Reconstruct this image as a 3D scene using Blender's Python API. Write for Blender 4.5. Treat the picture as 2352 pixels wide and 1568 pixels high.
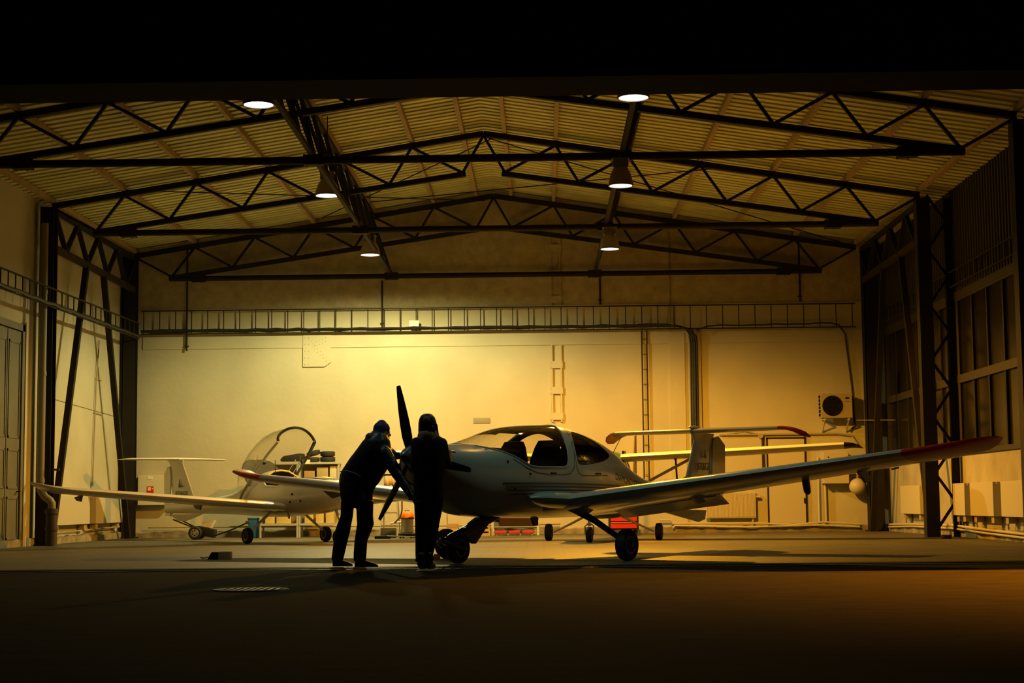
import bpy, bmesh, math, random
from math import sin, cos, pi, radians, sqrt, atan2
from mathutils import Vector, Matrix
from mathutils.geometry import delaunay_2d_cdt
random.seed(7)
scene = bpy.context.scene
C = scene.collection
for o in list(bpy.data.objects): bpy.data.objects.remove(o)

# ------------------------------------------------------------------ camera
F, PITCH, YAW, ROLL, H = 3819.5, 0.0968, 0.0178, -0.0100, 0.7386
_fw = Vector((-sin(YAW)*cos(PITCH), cos(YAW)*cos(PITCH), sin(PITCH)))
_r = Vector((cos(YAW), sin(YAW), 0)); _u = _r.cross(_fw)
_R = _r*cos(ROLL)+_u*sin(ROLL); _U = _u*cos(ROLL)-_r*sin(ROLL)
cam = bpy.data.cameras.new('camera'); camo = bpy.data.objects.new('camera', cam); C.objects.link(camo)
cam.sensor_width = 36; cam.lens = F/2352*36; cam.clip_end = 300
M = Matrix(((_R.x, _U.x, -_fw.x, 0), (_R.y, _U.y, -_fw.y, 0), (_R.z, _U.z, -_fw.z, H), (0, 0, 0, 1)))
camo.matrix_world = M
scene.camera = camo
# ------------------------------------------------------------------ world, lights, exposure
w = bpy.data.worlds.new('night'); scene.world = w; w.use_nodes = True
w.node_tree.nodes['Background'].inputs[0].default_value = (0.25, 0.45, 0.6, 1)
w.node_tree.nodes['Background'].inputs[1].default_value = 0.0008
scene.view_settings.view_transform = 'Standard'
scene.view_settings.look = 'None'
scene.view_settings.exposure = 0.0
scene.view_settings.gamma = 1
def spot(name, loc, energy, color, ang, blend=0.3, radius=0.12, rot=(0, 0, 0)):
    l = bpy.data.lights.new(name, 'SPOT'); l.energy = energy; l.color = color
    l.spot_size = radians(ang); l.spot_blend = blend; l.shadow_soft_size = radius
    o = bpy.data.objects.new(name, l); C.objects.link(o); o.location = loc; o.rotation_euler = rot
    return o
# street light mounted on the facade above the door beam
spot('facade_light', (9.4, 18.62, 9.0), 78000, (1.0, 0.30, 0.006), 98, 1.0, 0.05, (radians(-8), radians(2), 0))
# the six high-bay lamps: X, Y of the truss, height of the mouth, energy, colour
LAMPS = [(-3.38, 19.65, 5.56, 110, (0.62, 0.85, 0.80)), (-3.80, 29.3, 6.25, 190, (1.0, 0.85, 0.34)), (-3.73, 36.0, 6.18, 3000, (1.0, 0.88, 0.36)),
         (1.14, 19.65, 5.58, 150, (0.50, 0.85, 0.62)), (1.26, 25.5, 5.63, 260, (1.0, 0.48, 0.06)), (1.36, 32.3, 5.68, 6800, (1.0, 0.42, 0.02))]

# ------------------------------------------------------------------ helpers
def at(x, y, Y):
    d = _fw+_R*((x-1176)/F)-_U*((y-784)/F); t = Y/d.y
    return Vector((d.x*t, Y, H+d.z*t))
def prop(o, label=None, cat=None, group=None, kind=None):
    if label: o['label'] = label
    if cat: o['category'] = cat
    if group: o['group'] = group
    if kind: o['kind'] = kind
    return o
def empty(name, loc, label, cat, rz=0, group=None):
    o = bpy.data.objects.new(name, None); C.objects.link(o); o.location = loc; o.rotation_euler = (0, 0, rz)
    o.empty_display_size = 0.2
    return prop(o, label, cat, group)
def frame(d):
    d = Vector(d).normalized(); a = Vector((0, 0, 1)) if abs(d.z) < 0.95 else Vector((1, 0, 0))
    x = d.cross(a).normalized(); return x, d.cross(x).normalized()
class MB:
    def __init__(s): s.v = []; s.f = []
    def add(s, vs, fs):
        n = len(s.v); s.v += [Vector(v) for v in vs]; s.f += [tuple(i+n for i in f) for f in fs]; return s
    def bx(s, x0, x1, y0, y1, z0, z1):
        vs = [(x, y, z) for x in (x0, x1) for y in (y0, y1) for z in (z0, z1)]
        return s.add(vs, [(0, 1, 3, 2), (4, 6, 7, 5), (0, 4, 5, 1), (2, 3, 7, 6), (0, 2, 6, 4), (1, 5, 7, 3)])
    def bar(s, p0, p1, w, h, up=(0, 0, 1)):
        p0, p1 = Vector(p0), Vector(p1); d = (p1-p0).normalized(); up = Vector(up)
        if abs(d.dot(up)) > 0.97: up = Vector((0, 1, 0)) if abs(d.y) < .9 else Vector((1, 0, 0))
        x = d.cross(up).normalized(); z = x.cross(d)
        vs = [p+x*a*w/2+z*b*h/2 for p in (p0, p1) for a, b in ((-1, -1), (1, -1), (1, 1), (-1, 1))]
        return s.add(vs, [(0, 1, 2, 3), (7, 6, 5, 4), (0, 4, 5, 1), (1, 5, 6, 2), (2, 6, 7, 3), (3, 7, 4, 0)])
    def loft(s, rings, closed=True, cap=True):
        n = len(rings[0]); vs = [p for r in rings for p in r]; fs = []
        m = n if closed else n-1
        for i in range(len(rings)-1):
            for j in range(m):
                fs.append((i*n+j, i*n+(j+1) % n, (i+1)*n+(j+1) % n, (i+1)*n+j))
        if cap and closed:
            fs.append(tuple(reversed(range(n)))); fs.append(tuple(range((len(rings)-1)*n, len(rings)*n)))
        return s.add(vs, fs)
    def cyl(s, p0, p1, r0, r1=None, n=14, cap=True):
        r1 = r0 if r1 is None else r1; p0, p1 = Vector(p0), Vector(p1); x, y = frame(p1-p0)
        return s.loft([[p+(x*cos(2*pi*k/n)+y*sin(2*pi*k/n))*r for k in range(n)] for p, r in ((p0, r0), (p1, r1))], cap=cap)
    def tube(s, pts, r, n=8, closed=False):
        pts = [Vector(p) for p in pts]; rs = r if isinstance(r, (list, tuple)) else [r]*len(pts); rings = []
        px = None
        for i, p in enumerate(pts):
            d = (pts[min(i+1, len(pts)-1)]-pts[max(i-1, 0)])
            if closed: d = pts[(i+1) % len(pts)]-pts[i-1]
            d.normalize()
            if px is None: px, py = frame(d)
            else: px = (px-d*px.dot(d)).normalized()
            py = d.cross(px)
            rings.append([p+(px*cos(2*pi*k/n)+py*sin(2*pi*k/n))*rs[i] for k in range(n)])
        if closed: rings.append(rings[0]); return s.loft(rings, cap=False)
        return s.loft(rings)
    def lathe(s, prof, c=(0, 0, 0), ax=(0, 0, 1), n=24, cap=False):
        c = Vector(c); ax = Vector(ax).normalized(); x, y = frame(ax)
        return s.loft([[c+ax*h+(x*cos(2*pi*k/n)+y*sin(2*pi*k/n))*max(r, 1e-4) for k in range(n)] for r, h in prof], cap=cap)
    def sph(s, c, r, n=16):
        r = (r,)*3 if isinstance(r, (int, float)) else r; c = Vector(c)
        return s.loft([[c+Vector((r[0]*sin(a)*cos(2*pi*k/n), r[1]*sin(a)*sin(2*pi*k/n), r[2]*cos(a))) for k in range(n)] for a in [max(1e-3, min(pi-1e-3, pi*i/(n//2))) for i in range(n//2+1)]])
    def prism(s, pts, off):
        off = Vector(off); pts = [Vector(p) for p in pts]; return s.loft([pts, [p+off for p in pts]])
    def build(s, name, m, parent=None, smooth=True, bevel=0, ang=35, mat=None):
        me = bpy.data.meshes.new(name)
        bm = bmesh.new(); vv = [bm.verts.new(mat @ v if mat else v) for v in s.v]
        for f in s.f:
            try: bm.faces.new([vv[i] for i in f])
            except ValueError: pass
        bmesh.ops.remove_doubles(bm, verts=bm.verts, dist=1e-5)
        if bevel: bmesh.ops.bevel(bm, geom=bm.edges[:]+bm.verts[:], offset=bevel, segments=2, affect='EDGES', profile=0.6)
        bmesh.ops.recalc_face_normals(bm, faces=bm.faces)
        bm.to_mesh(me); bm.free()
        if smooth:
            me.polygons.foreach_set('use_smooth', [True]*len(me.polygons)); me.set_sharp_from_angle(angle=radians(ang))
        me.materials.append(m)
        o = bpy.data.objects.new(name, me); C.objects.link(o)
        if parent: o.parent = parent
        return o
def tagb(mb, name, m, label, cat, group=None, kind=None, **k): return prop(mb.build(name, m, **k), label, cat, group, kind)
def struct(mb, name, m, **k): return prop(mb.build(name, m, **k), kind='structure')
def copy_tree(o, parent=None):
    c = o.copy(); C.objects.link(c)
    if parent: c.parent = parent
    for ch in o.children: copy_tree(ch, c)
    return c
def text(body, size, m, parent, M4, name='lettering', bold=0.0, ext=0.002):
    cu = bpy.data.curves.new('t', 'FONT'); cu.body = body; cu.size = size; cu.extrude = ext; cu.offset = bold; cu.align_x = 'CENTER'; cu.align_y = 'CENTER'
    to = bpy.data.objects.new('t', cu); C.objects.link(to)
    dg = bpy.context.evaluated_depsgraph_get(); me = bpy.data.meshes.new_from_object(to.evaluated_get(dg))
    bpy.data.objects.remove(to); me.transform(M4); me.materials.clear(); me.materials.append(m)
    o = bpy.data.objects.new(name, me); C.objects.link(o)
    if parent: o.parent = parent
    return o

# ------------------------------------------------------------------ materials
def mat(name, col, rough=0.5, metal=0, spec=0.5, noise=None, bump=0, bscale=20, coat=0, trans=0, ior=1.45, emit=None, alpha=1):
    m = bpy.data.materials.new(name); m.use_nodes = True; nt = m.node_tree; b = nt.nodes['Principled BSDF']
    b.inputs['Base Color'].default_value = (*col, 1); b.inputs['Roughness'].default_value = rough; b.inputs['Metallic'].default_value = metal
    b.inputs['Specular IOR Level'].default_value = spec; b.inputs['Coat Weight'].default_value = coat; b.inputs['Coat Roughness'].default_value = 0.08
    b.inputs['Transmission Weight'].default_value = trans; b.inputs['IOR'].default_value = ior; b.inputs['Alpha'].default_value = alpha
    if emit: b.inputs['Emission Color'].default_value = (*emit[:3], 1); b.inputs['Emission Strength'].default_value = emit[3]
    tc = nt.nodes.new('ShaderNodeTexCoord')
    if noise:
        sc, amt = noise[0], noise[1]; n = nt.nodes.new('ShaderNodeTexNoise'); n.inputs['Scale'].default_value = sc; n.inputs['Detail'].default_value = 6
        mp = nt.nodes.new('ShaderNodeMapping'); mp.inputs['Scale'].default_value = noise[2] if len(noise) > 2 else (1, 1, 1)
        nt.links.new(tc.outputs['Object'], mp.inputs[0]); nt.links.new(mp.outputs[0], n.inputs['Vector'])
        r = nt.nodes.new('ShaderNodeValToRGB'); r.color_ramp.elements[0].position = 0.3; r.color_ramp.elements[1].position = 0.7
        r.color_ramp.elements[0].color = (*[c*(1-amt) for c in col], 1); r.color_ramp.elements[1].color = (*[min(1, c*(1+amt*.5)) for c in col], 1)
        nt.links.new(n.outputs[0], r.inputs[0]); nt.links.new(r.outputs[0], b.inputs['Base Color'])
    if bump:
        n2 = nt.nodes.new('ShaderNodeTexNoise'); n2.inputs['Scale'].default_value = bscale; n2.inputs['Detail'].default_value = 5
        nt.links.new(tc.outputs['Object'], n2.inputs['Vector'])
        bp = nt.nodes.new('ShaderNodeBump'); bp.inputs['Strength'].default_value = bump; bp.inputs['Distance'].default_value = 0.02
        nt.links.new(n2.outputs[0], bp.inputs['Height']); nt.links.new(bp.outputs[0], b.inputs['Normal'])
    return m
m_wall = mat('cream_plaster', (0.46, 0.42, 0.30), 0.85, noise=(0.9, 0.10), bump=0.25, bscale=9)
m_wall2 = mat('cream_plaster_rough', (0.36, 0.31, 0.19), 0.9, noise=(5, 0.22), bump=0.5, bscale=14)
m_wall3 = mat('cream_plaster_dimmed', (0.36, 0.32, 0.22), 0.85, noise=(1.3, 0.25), bump=0.25, bscale=9)  # right wall: same plaster, dimmer light there put into the colour
m_plinth = mat('stained_concrete_plinth', (0.25, 0.21, 0.13), 0.9, noise=(3, 0.5), bump=0.5)
m_cream = mat('cream_paint', (0.48, 0.43, 0.30), 0.5)
m_cab = mat('light_enamel', (0.60, 0.56, 0.42), 0.4)
m_creamdk = mat('ochre_paint', (0.32, 0.26, 0.13), 0.6)
m_roof = mat('corrugated_sheet', (0.56, 0.55, 0.27), 0.55, noise=(0.8, 0.3, (1, 3, 1)))
m_purlin = mat('brown_purlin_paint', (0.33, 0.24, 0.12), 0.7, noise=(3, 0.2))
m_steel = mat('dark_steel_paint', (0.014, 0.011, 0.007), 0.75, spec=0.25, noise=(2, 0.3))
m_tray = mat('rusty_tray_steel', (0.028, 0.021, 0.012), 0.8, spec=0.25)
m_cable = mat('black_cable', (0.012, 0.011, 0.01), 0.5)
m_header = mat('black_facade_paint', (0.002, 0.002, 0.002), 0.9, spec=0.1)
m_clad = mat('dark_cladding', (0.022, 0.016, 0.009), 0.7)
m_rail = mat('worn_steel', (0.12, 0.12, 0.10), 0.45, metal=0.6)
m_white = mat('white_aircraft_gelcoat', (0.46, 0.48, 0.45), 0.28, coat=0.6)
m_white2 = mat('white_aircraft_gelcoat_clean', (0.62, 0.60, 0.54), 0.3, coat=0.5)
m_red = mat('red_wingtip_paint', (0.45, 0.02, 0.015), 0.3, coat=0.5)
m_stripe = mat('grey_stripe_paint', (0.10, 0.10, 0.08), 0.4)
m_navy = mat('navy_paint', (0.01, 0.025, 0.05), 0.35)
m_blue = mat('logo_blue', (0.02, 0.10, 0.18), 0.5)
m_black = mat('black_rubber', (0.012, 0.012, 0.012), 0.75, noise=(30, 0.3))
m_blk = mat('black_composite', (0.012, 0.012, 0.013), 0.35)
m_int = mat('dark_cockpit_trim', (0.006, 0.0055, 0.005), 0.95, spec=0.1)
m_darkglass = mat('dark_tinted_window', (0.006, 0.004, 0.004), 0.06, coat=1, spec=0.6)
m_alu = mat('bare_aluminium', (0.55, 0.52, 0.45), 0.35, metal=0.8)
m_galv = mat('galvanised_steel', (0.45, 0.46, 0.42), 0.45, metal=0.3)
m_spin = mat('spinner_grey', (0.16, 0.18, 0.17), 0.3, coat=0.6, metal=0.4)
m_green = mat('dark_green_paint', (0.02, 0.06, 0.045), 0.4)
m_belt = mat('seat_belt_webbing', (0.5, 0.45, 0.28), 0.8)
m_greyfab = mat('grey_panel_fabric', (0.035, 0.035, 0.025), 0.85)
m_jacket = mat('black_down_jacket', (0.012, 0.013, 0.022), 0.45, bump=0.8, bscale=9)
m_coat = mat('black_wool_coat', (0.008, 0.008, 0.009), 0.9)
m_trous = mat('black_trousers', (0.007, 0.007, 0.008), 0.9)
m_boot = mat('black_leather', (0.010, 0.009, 0.008), 0.5)
m_beanie = mat('blue_knit_hat', (0.012, 0.02, 0.11), 0.7, bump=0.4, bscale=40)
m_skin = mat('skin', (0.32, 0.18, 0.12), 0.55)
m_hair = mat('dark_brown_hair', (0.025, 0.010, 0.008), 0.55, noise=(30, 0.4, (3, 3, .3)))
m_doorL = mat('olive_door_paint', (0.12, 0.11, 0.07), 0.6, noise=(2, 0.15))
m_pipe = mat('grey_drain_pipe', (0.16, 0.145, 0.10), 0.5)
m_iron = mat('cast_iron', (0.05, 0.045, 0.04), 0.7, metal=0.3)
m_orange = mat('orange_plastic', (0.75, 0.16, 0.02), 0.4)
m_redp = mat('red_drawer_paint', (0.50, 0.02, 0.02), 0.4)
m_signred = mat('red_sign', (0.55, 0.015, 0.01), 0.5)
m_signw = mat('sign_white', (0.75, 0.65, 0.45), 0.5)
m_bluep = mat('blue_plastic', (0.01, 0.09, 0.25), 0.5)
m_wood = mat('pale_wood', (0.38, 0.26, 0.11), 0.7, noise=(6, 0.3))
m_card = mat('brown_card', (0.30, 0.19, 0.08), 0.85)
m_yel = mat('yellow_paint', (0.22, 0.20, 0.05), 0.7)
m_plate = mat('grey_sign_plate', (0.22, 0.21, 0.15), 0.6)
m_paper = mat('paper', (0.75, 0.72, 0.65), 0.8)
m_housing = mat('lamp_housing', (0.16, 0.14, 0.09), 0.5)
m_refl = mat('ribbed_reflector', (0.30, 0.25, 0.14), 0.4)
m_emit = mat('lamp_mouth', (1, 1, 1), 0.5, emit=(0.95, 0.90, 1.0, 6))
m_jar = mat('yellow_liquid_plastic', (0.55, 0.42, 0.14), 0.3)
def glassmat(name, tint, alpha_mix):
    m = bpy.data.materials.new(name); m.use_nodes = True; nt = m.node_tree; nt.nodes.clear()
    out = nt.nodes.new('ShaderNodeOutputMaterial'); t = nt.nodes.new('ShaderNodeBsdfTransparent'); g = nt.nodes.new('ShaderNodeBsdfGlossy'); mx = nt.nodes.new('ShaderNodeMixShader'); fr = nt.nodes.new('ShaderNodeFresnel')
    t.inputs[0].default_value = (*tint, 1); g.inputs['Roughness'].default_value = 0.04; g.inputs[0].default_value = (.9, .9, .9, 1); fr.inputs[0].default_value = alpha_mix
    ge = nt.nodes.new('ShaderNodeNewGeometry'); mr = nt.nodes.new('ShaderNodeMapRange'); mr.inputs[3].default_value = alpha_mix; mr.inputs[4].default_value = 1/alpha_mix
    nt.links.new(ge.outputs['Backfacing'], mr.inputs[0]); nt.links.new(mr.outputs[0], fr.inputs[0])
    nt.links.new(fr.outputs[0], mx.inputs[0]); nt.links.new(t.outputs[0], mx.inputs[1]); nt.links.new(g.outputs[0], mx.inputs[2]); nt.links.new(mx.outputs[0], out.inputs[0])
    return m
m_glass = glassmat('canopy_perspex', (0.90, 0.88, 0.82), 1.45)
m_pane = mat('dirty_window_pane', (0.014, 0.011, 0.007), 0.18, noise=(1.5, 0.5))
# hangar floor: worn concrete slabs
def floor_mat():
    m = mat('worn_concrete_floor', (0.105, 0.095, 0.068), 0.6, spec=0.35, noise=(0.8, 0.35, (1, 1.6, 1)), bump=0.3, bscale=6)
    nt = m.node_tree; b = nt.nodes['Principled BSDF']; br = nt.nodes.new('ShaderNodeTexBrick'); tc = nt.nodes['Texture Coordinate']
    br.inputs['Scale'].default_value = 1.0; br.inputs['Brick Width'].default_value = 0.6; br.inputs['Row Height'].default_value = 0.3; br.inputs['Mortar Size'].default_value = 0.012
    br.inputs['Color1'].default_value = (1, 1, 1, 1); br.inputs['Color2'].default_value = (.82, .8, .76, 1); br.inputs['Mortar'].default_value = (.45, .43, .4, 1)
    nt.links.new(tc.outputs['Object'], br.inputs['Vector'])
    mx = nt.nodes.new('ShaderNodeMix'); mx.data_type = 'RGBA'; mx.blend_type = 'MULTIPLY'; mx.inputs[0].default_value = 1
    src = b.inputs['Base Color'].links[0].from_socket
    nt.links.new(src, mx.inputs[6]); nt.links.new(br.outputs[0], mx.inputs[7]); nt.links.new(mx.outputs[2], b.inputs['Base Color'])
    return m
m_floor = floor_mat()
m_asph = mat('apron_asphalt', (0.0115, 0.0105, 0.0095), 1.0, spec=0.06, noise=(2.2, 0.5, (1, 2.5, 1)), bump=0.6, bscale=60)

# ------------------------------------------------------------------ setting
XL, XR, YB = -10.05, 8.15, 39.72
XC = -1.11                       # ridge
TY = [39.40, 32.65, 25.88, 19.30]  # truss planes
EAVE, APEX = 6.73, 8.08
def roofz(x): return APEX-(APEX-EAVE)*abs(x-XC)/8.63
struct(MB().bx(XL-.3, XR+.3, 20.0, YB+.2, -.15, 0), 'floor', m_floor, smooth=False)
struct(MB().bx(-45, 45, -6, 20.0, -.15, 0), 'ground', m_asph, smooth=False)
# back wall with gable top and faint joints
g = MB().prism([(XL-.2, YB, 0), (XR+.2, YB, 0), (XR+.2, YB, roofz(XR)+.3), (XC, YB, APEX+.35), (XL-.2, YB, roofz(XL)+.3)], (0, .25, 0))
struct(g, 'wall_back', m_wall, smooth=False)
struct(MB().bx(XL-.25, XL, 19.3, YB, 0, EAVE+.25), 'wall_left', m_wall, smooth=False)
struct(MB().bx(XR, XR+.25, 19.3, YB, 0, 1.58), 'wall_right', m_wall3, smooth=False)
# upper cladding of the right wall, vertical ribs
def corr(p0, p1, up, n, amp, axis):
    p0, p1, up, axis = Vector(p0), Vector(p1), Vector(up), Vector(axis); pr = []
    for i in range(n):
        for a, o in ((0, 0), (.3, 0), (.45, 1), (.85, 1)): pr.append((i+a, o))
    pr.append((n, 0))
    L = [p0+(p1-p0)*(t/n)+axis*amp*o for t, o in pr]
    return MB().loft([L, [p+up for p in L]], closed=False, cap=False)
struct(corr((XR+.02, 19.3, 4.66), (XR+.02, YB, 4.66), (0, 0, 2.3), 110, -.04, (1, 0, 0)), 'wall_right_cladding', m_clad, smooth=False)
# roof: ribs run down the slope
for nm, xe in (('ceiling_left', XL-.2), ('ceiling_right', XR+.2)):
    mb = MB(); pr = []
    n = 76; L = (YB-19.2)
    for i in range(n):
        for a, o in ((0, 0), (.32, 0), (.37, 1), (.95, 1)): pr.append((19.2+L*(i+a)/n, o*.095))
    pr.append((YB, 0))
    mb.loft([[(XC, y, roofz(XC)+.275-o) for y, o in pr], [(xe, y, roofz(xe)+.275-o) for y, o in pr]], closed=False, cap=False)
    mb.loft([[(XC, 19.2, APEX+.32), (XC, YB, APEX+.32)], [(xe, 19.2, roofz(xe)+.32), (xe, YB, roofz(xe)+.32)]], closed=False, cap=False)
    struct(mb, nm, m_roof, smooth=False)
struct(MB().prism([(XC-.16, 19.2, roofz(XC-.16)+.20), (XC, 19.2, APEX+.22), (XC+.16, 19.2, roofz(XC+.16)+.20), (XC, 19.2, APEX+.25)], (0, YB-19.2, 0)), 'trim_3', m_creamdk, smooth=False)
# facade: beam over the opening, its protrusion added to shade the ground, wall above it, piers at the sides
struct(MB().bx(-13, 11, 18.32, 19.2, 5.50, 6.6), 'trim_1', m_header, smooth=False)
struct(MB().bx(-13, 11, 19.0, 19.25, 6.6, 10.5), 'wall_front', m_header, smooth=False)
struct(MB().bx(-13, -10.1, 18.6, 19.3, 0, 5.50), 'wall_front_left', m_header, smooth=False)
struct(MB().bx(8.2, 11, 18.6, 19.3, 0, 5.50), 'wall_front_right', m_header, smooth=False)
# plinth / kerbs
def lumpy(x0, x1, y0, y1, z1, ax, n=60):
    mb = MB(); rings = []
    for i in range(n+1):
        t = i/n; dz = random.uniform(-.03, .02); dd = random.uniform(-.03, .03)
        if ax == 'x': x = x0+(x1-x0)*t; rings.append([(x, y0+dd, 0), (x, y0+dd*.6, z1+dz), (x, y1, z1+dz+.02), (x, y1, 0)])
        else: y = y0+(y1-y0)*t; rings.append([(x0+dd, y, 0), (x0+dd*.6, y, z1+dz), (x1, y, z1+dz+.02), (x1, y, 0)])
    return mb.loft(rings)
struct(lumpy(XL, XR, YB-.07, YB-.002, .13, 'x', 140), 'baseboard_back', m_plinth)
struct(lumpy(XL+.09, XL+.002, 19.4, YB-.1, .14, 'y', 80), 'baseboard_left', m_plinth)
struct(lumpy(XR-.09, XR-.002, 19.4, YB-.1, .16, 'y', 80), 'baseboard_right', m_plinth)
# door track across the opening
for k, y in enumerate((19.0, 19.5)):
    tagb(MB().bx(-10, 8.1, y, y+.05, 0, .008), 'track_rail', m_rail, ['steel floor rail of the sliding doors, nearer the camera', 'steel floor rail of the sliding doors, nearer the hangar floor'][k], 'rail', 'door track rails', smooth=False)
tagb(MB().bx(-1.42, -1.22, 18.55, 19.3, 0, .004), 'painted_mark', m_yel, 'faded yellow paint mark on the ground under the standing person', 'marking', smooth=False)

# steel columns
def hcol(name, x, y, h, s, label, group):
    t = empty(name, (x, y, 0), label, 'column', 0, group)
    MB().bx(-s/2, s/2, -s/2, -s/2+.02, 0, h).bx(-s/2, s/2, s/2-.02, s/2, 0, h).bx(-.01, .01, -s/2+.02, s/2-.02, 0, h).bx(-s/2, -s/2+.02, -s/2, s/2, 0, h).build('shaft', m_steel, t, smooth=False)
    MB().bx(-s/2-.06, s/2+.06, -s/2-.06, s/2+.06, 0, .03).build('base_plate', m_steel, t, smooth=False)
    return t
hcol('steel_column', -9.83, 39.38, 6.7, .30, 'dark steel column in the back left corner', 'steel wall columns')
hcol('steel_column', -9.80, 32.65, 6.7, .28, 'dark steel column on the left wall beside the drain pipe', 'steel wall columns')
hcol('steel_column', 7.80, 39.35, 6.7, .34, 'dark steel column in the back right corner', 'steel wall columns')
def lattice(y, label):
    t = empty('lattice_column', (7.55, y, 0), label, 'column', 0, 'right wall lattice columns')
    MB().bx(-.13, .13, -.13, .13, 0, 6.65).build('shaft', m_steel, t, smooth=False)
    MB().bx(.42, .56, -.05, .05, 0, 6.65).build('outer_post', m_steel, t, smooth=False)
    z = .15; k = 0
    while z < 6.2:
        MB().bar((.10, 0, z if k % 2 == 0 else z+.52), (.46, 0, z+.52 if k % 2 == 0 else z), .05, .05).build('lacing_bar', m_steel, t, smooth=False); z += .55; k += 1
lattice(32.65, 'dark lattice column with zigzag lacing behind the red near wingtip')
lattice(25.88, 'black lattice column cut by the right edge of the frame')

# roof trusses
PAN = 1.438
def truss(y, label, wallside=False):
    t = empty('roof_truss', (XC, y, 0), label, 'roof truss', 0, 'roof trusses')
    S = .07
    tn = [(s*PAN*k, APEX-(APEX-EAVE)*PAN*k/8.63) for k in range(7) for s in (1,)]
    bz = lambda d: 6.19+(7.27-6.19)*(7.74-d)/(7.74-.40)
    for s in (-1, 1):
        MB().bar((0, 0, APEX), (s*8.62, 0, EAVE), .12, .11).build('top_chord', m_steel, t, smooth=False)
        MB().bar((s*.36, 0, bz(.40)), (s*7.78, 0, bz(7.74)), .11, .10).build('bottom_chord', m_steel, t, smooth=False)
        bn = [(.42+(7.74-.42)*k/5) for k in range(6)]
        for k in range(6):
            zt = lambda d: APEX-(APEX-EAVE)*d/8.63
            MB().bar((s*PAN*k, 0, zt(PAN*k)-.03), (s*bn[k], 0, bz(bn[k])+.03), .05, .06, (0, 1, 0)).build('web_member', m_steel, t, smooth=False)
            MB().bar((s*bn[k], 0, bz(bn[k])+.03), (s*PAN*(k+1), 0, zt(PAN*(k+1))-.03), .05, .06, (0, 1, 0)).build('web_member', m_steel, t, smooth=False)
        # purlin cleats
        for k in range(1, 6):
            d = PAN*k; MB().bx(s*d-.02, s*d+.02, -.09, .09, APEX-(APEX-EAVE)*d/8.63+.04, APEX-(APEX-EAVE)*d/8.63+.2).build('purlin_cleat', m_steel, t, smooth=False)
    MB().cyl((-7.8, 0, 6.17), (7.8, 0, 6.17), .062).build('tie_rod', m_steel, t)
    for d in (-7.1, -2.46, 2.4, 6.9):
        mb = MB().bx(d-.16, d+.16, -.09, .09, 6.09, 6.25)
        for i in range(4):
            for yy in (-.105, .105): mb.cyl((d-.13+.085*i, yy, 6.10+.1*(i % 2)), (d-.13+.085*i, yy*1.25, 6.10+.1*(i % 2)), .017, n=6)
        mb.build('clamp', m_steel, t, smooth=False)
    return t
truss(TY[0], 'roof truss against the back wall, farthest from the camera')
truss(TY[1], 'middle roof truss, its apex below the centre of the ridge')
truss(TY[2], 'large near roof truss crossing behind the door beam')
truss(TY[3]+.35, 'front roof truss hidden mostly by the black door beam')
# purlins
ordn = ['', 'first', 'second', 'third', 'fourth', 'fifth', 'eave']
for s in (-1, 1):
    for k in [0, 1, 2, 3, 4, 5, 6]:
        d = PAN*k if k else .42
        x = XC+s*d; z = roofz(x)+.055
        side = 'left' if s < 0 else 'right'
        lab = f'brown purlin right beside the ridge on its {side} side' if k == 0 else (f'brown purlin under the eave above the {side} wall' if k == 6 else f'brown roof purlin, {ordn[k]} from the ridge pair towards the {side} wall')
        tagb(MB().bx(x-.04, x+.04, 19.4, YB, z, z+.105), 'purlin', m_purlin, lab, 'purlin', 'roof purlins', smooth=False)
# longitudinal bracing girders
for s, x, lab in ((-1, -3.59, 'left'), (1, 1.31, 'right')):
    t = empty('bracing_girder', (x, 19.6, 6.2), f'dark lattice bracing girder running back along the {lab} row of lamps', 'girder', 0, 'bracing girders')
    xt = XC+s*PAN*2; dz = roofz(xt)-6.2-.02; L = YB-19.6-.35
    MB().bar((0, 0, .05), (0, L, .05), .07, .07).build('bottom_chord', m_steel, t, smooth=False)
    MB().bar((xt-x, 0, dz), (xt-x, L, dz), .08, .08).build('top_chord', m_steel, t, smooth=False)
    n = 12
    for k in range(n):
        a, b = L*k/n, L*(k+1)/n
        MB().bar((0, a, .05), (xt-x, (a+b)/2, dz), .045, .045).build('web_member', m_steel, t, smooth=False)
        MB().bar((xt-x, (a+b)/2, dz), (0, b, .05), .045, .045).build('web_member', m_steel, t, smooth=False)
# thin roof wind-bracing rods
for i, (a, b, lab) in enumerate([((at(286, 437, 32.6)), (XC-.2, 39.3, 7.95), 'left thin roof brace rod between the two back trusses'), ((XC+.1, 32.7, 8.0), at(1943, 560, 39.3), 'thin roof brace rod falling to the right between the two back trusses'),
                                 (Vector((-3.7, 36.0, 7.35)), at(1660, 385, 32.7), 'thin roof brace rod rising to the right behind the right lamp'), (at(1130, 318, 32.6), at(740, 500, 39.2), 'thin roof brace rod falling to the left from the middle apex')]):
    tagb(MB().cyl(a, b, .012, n=6), 'brace_rod', m_steel, lab, 'brace rod', 'roof brace rods')
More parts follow.
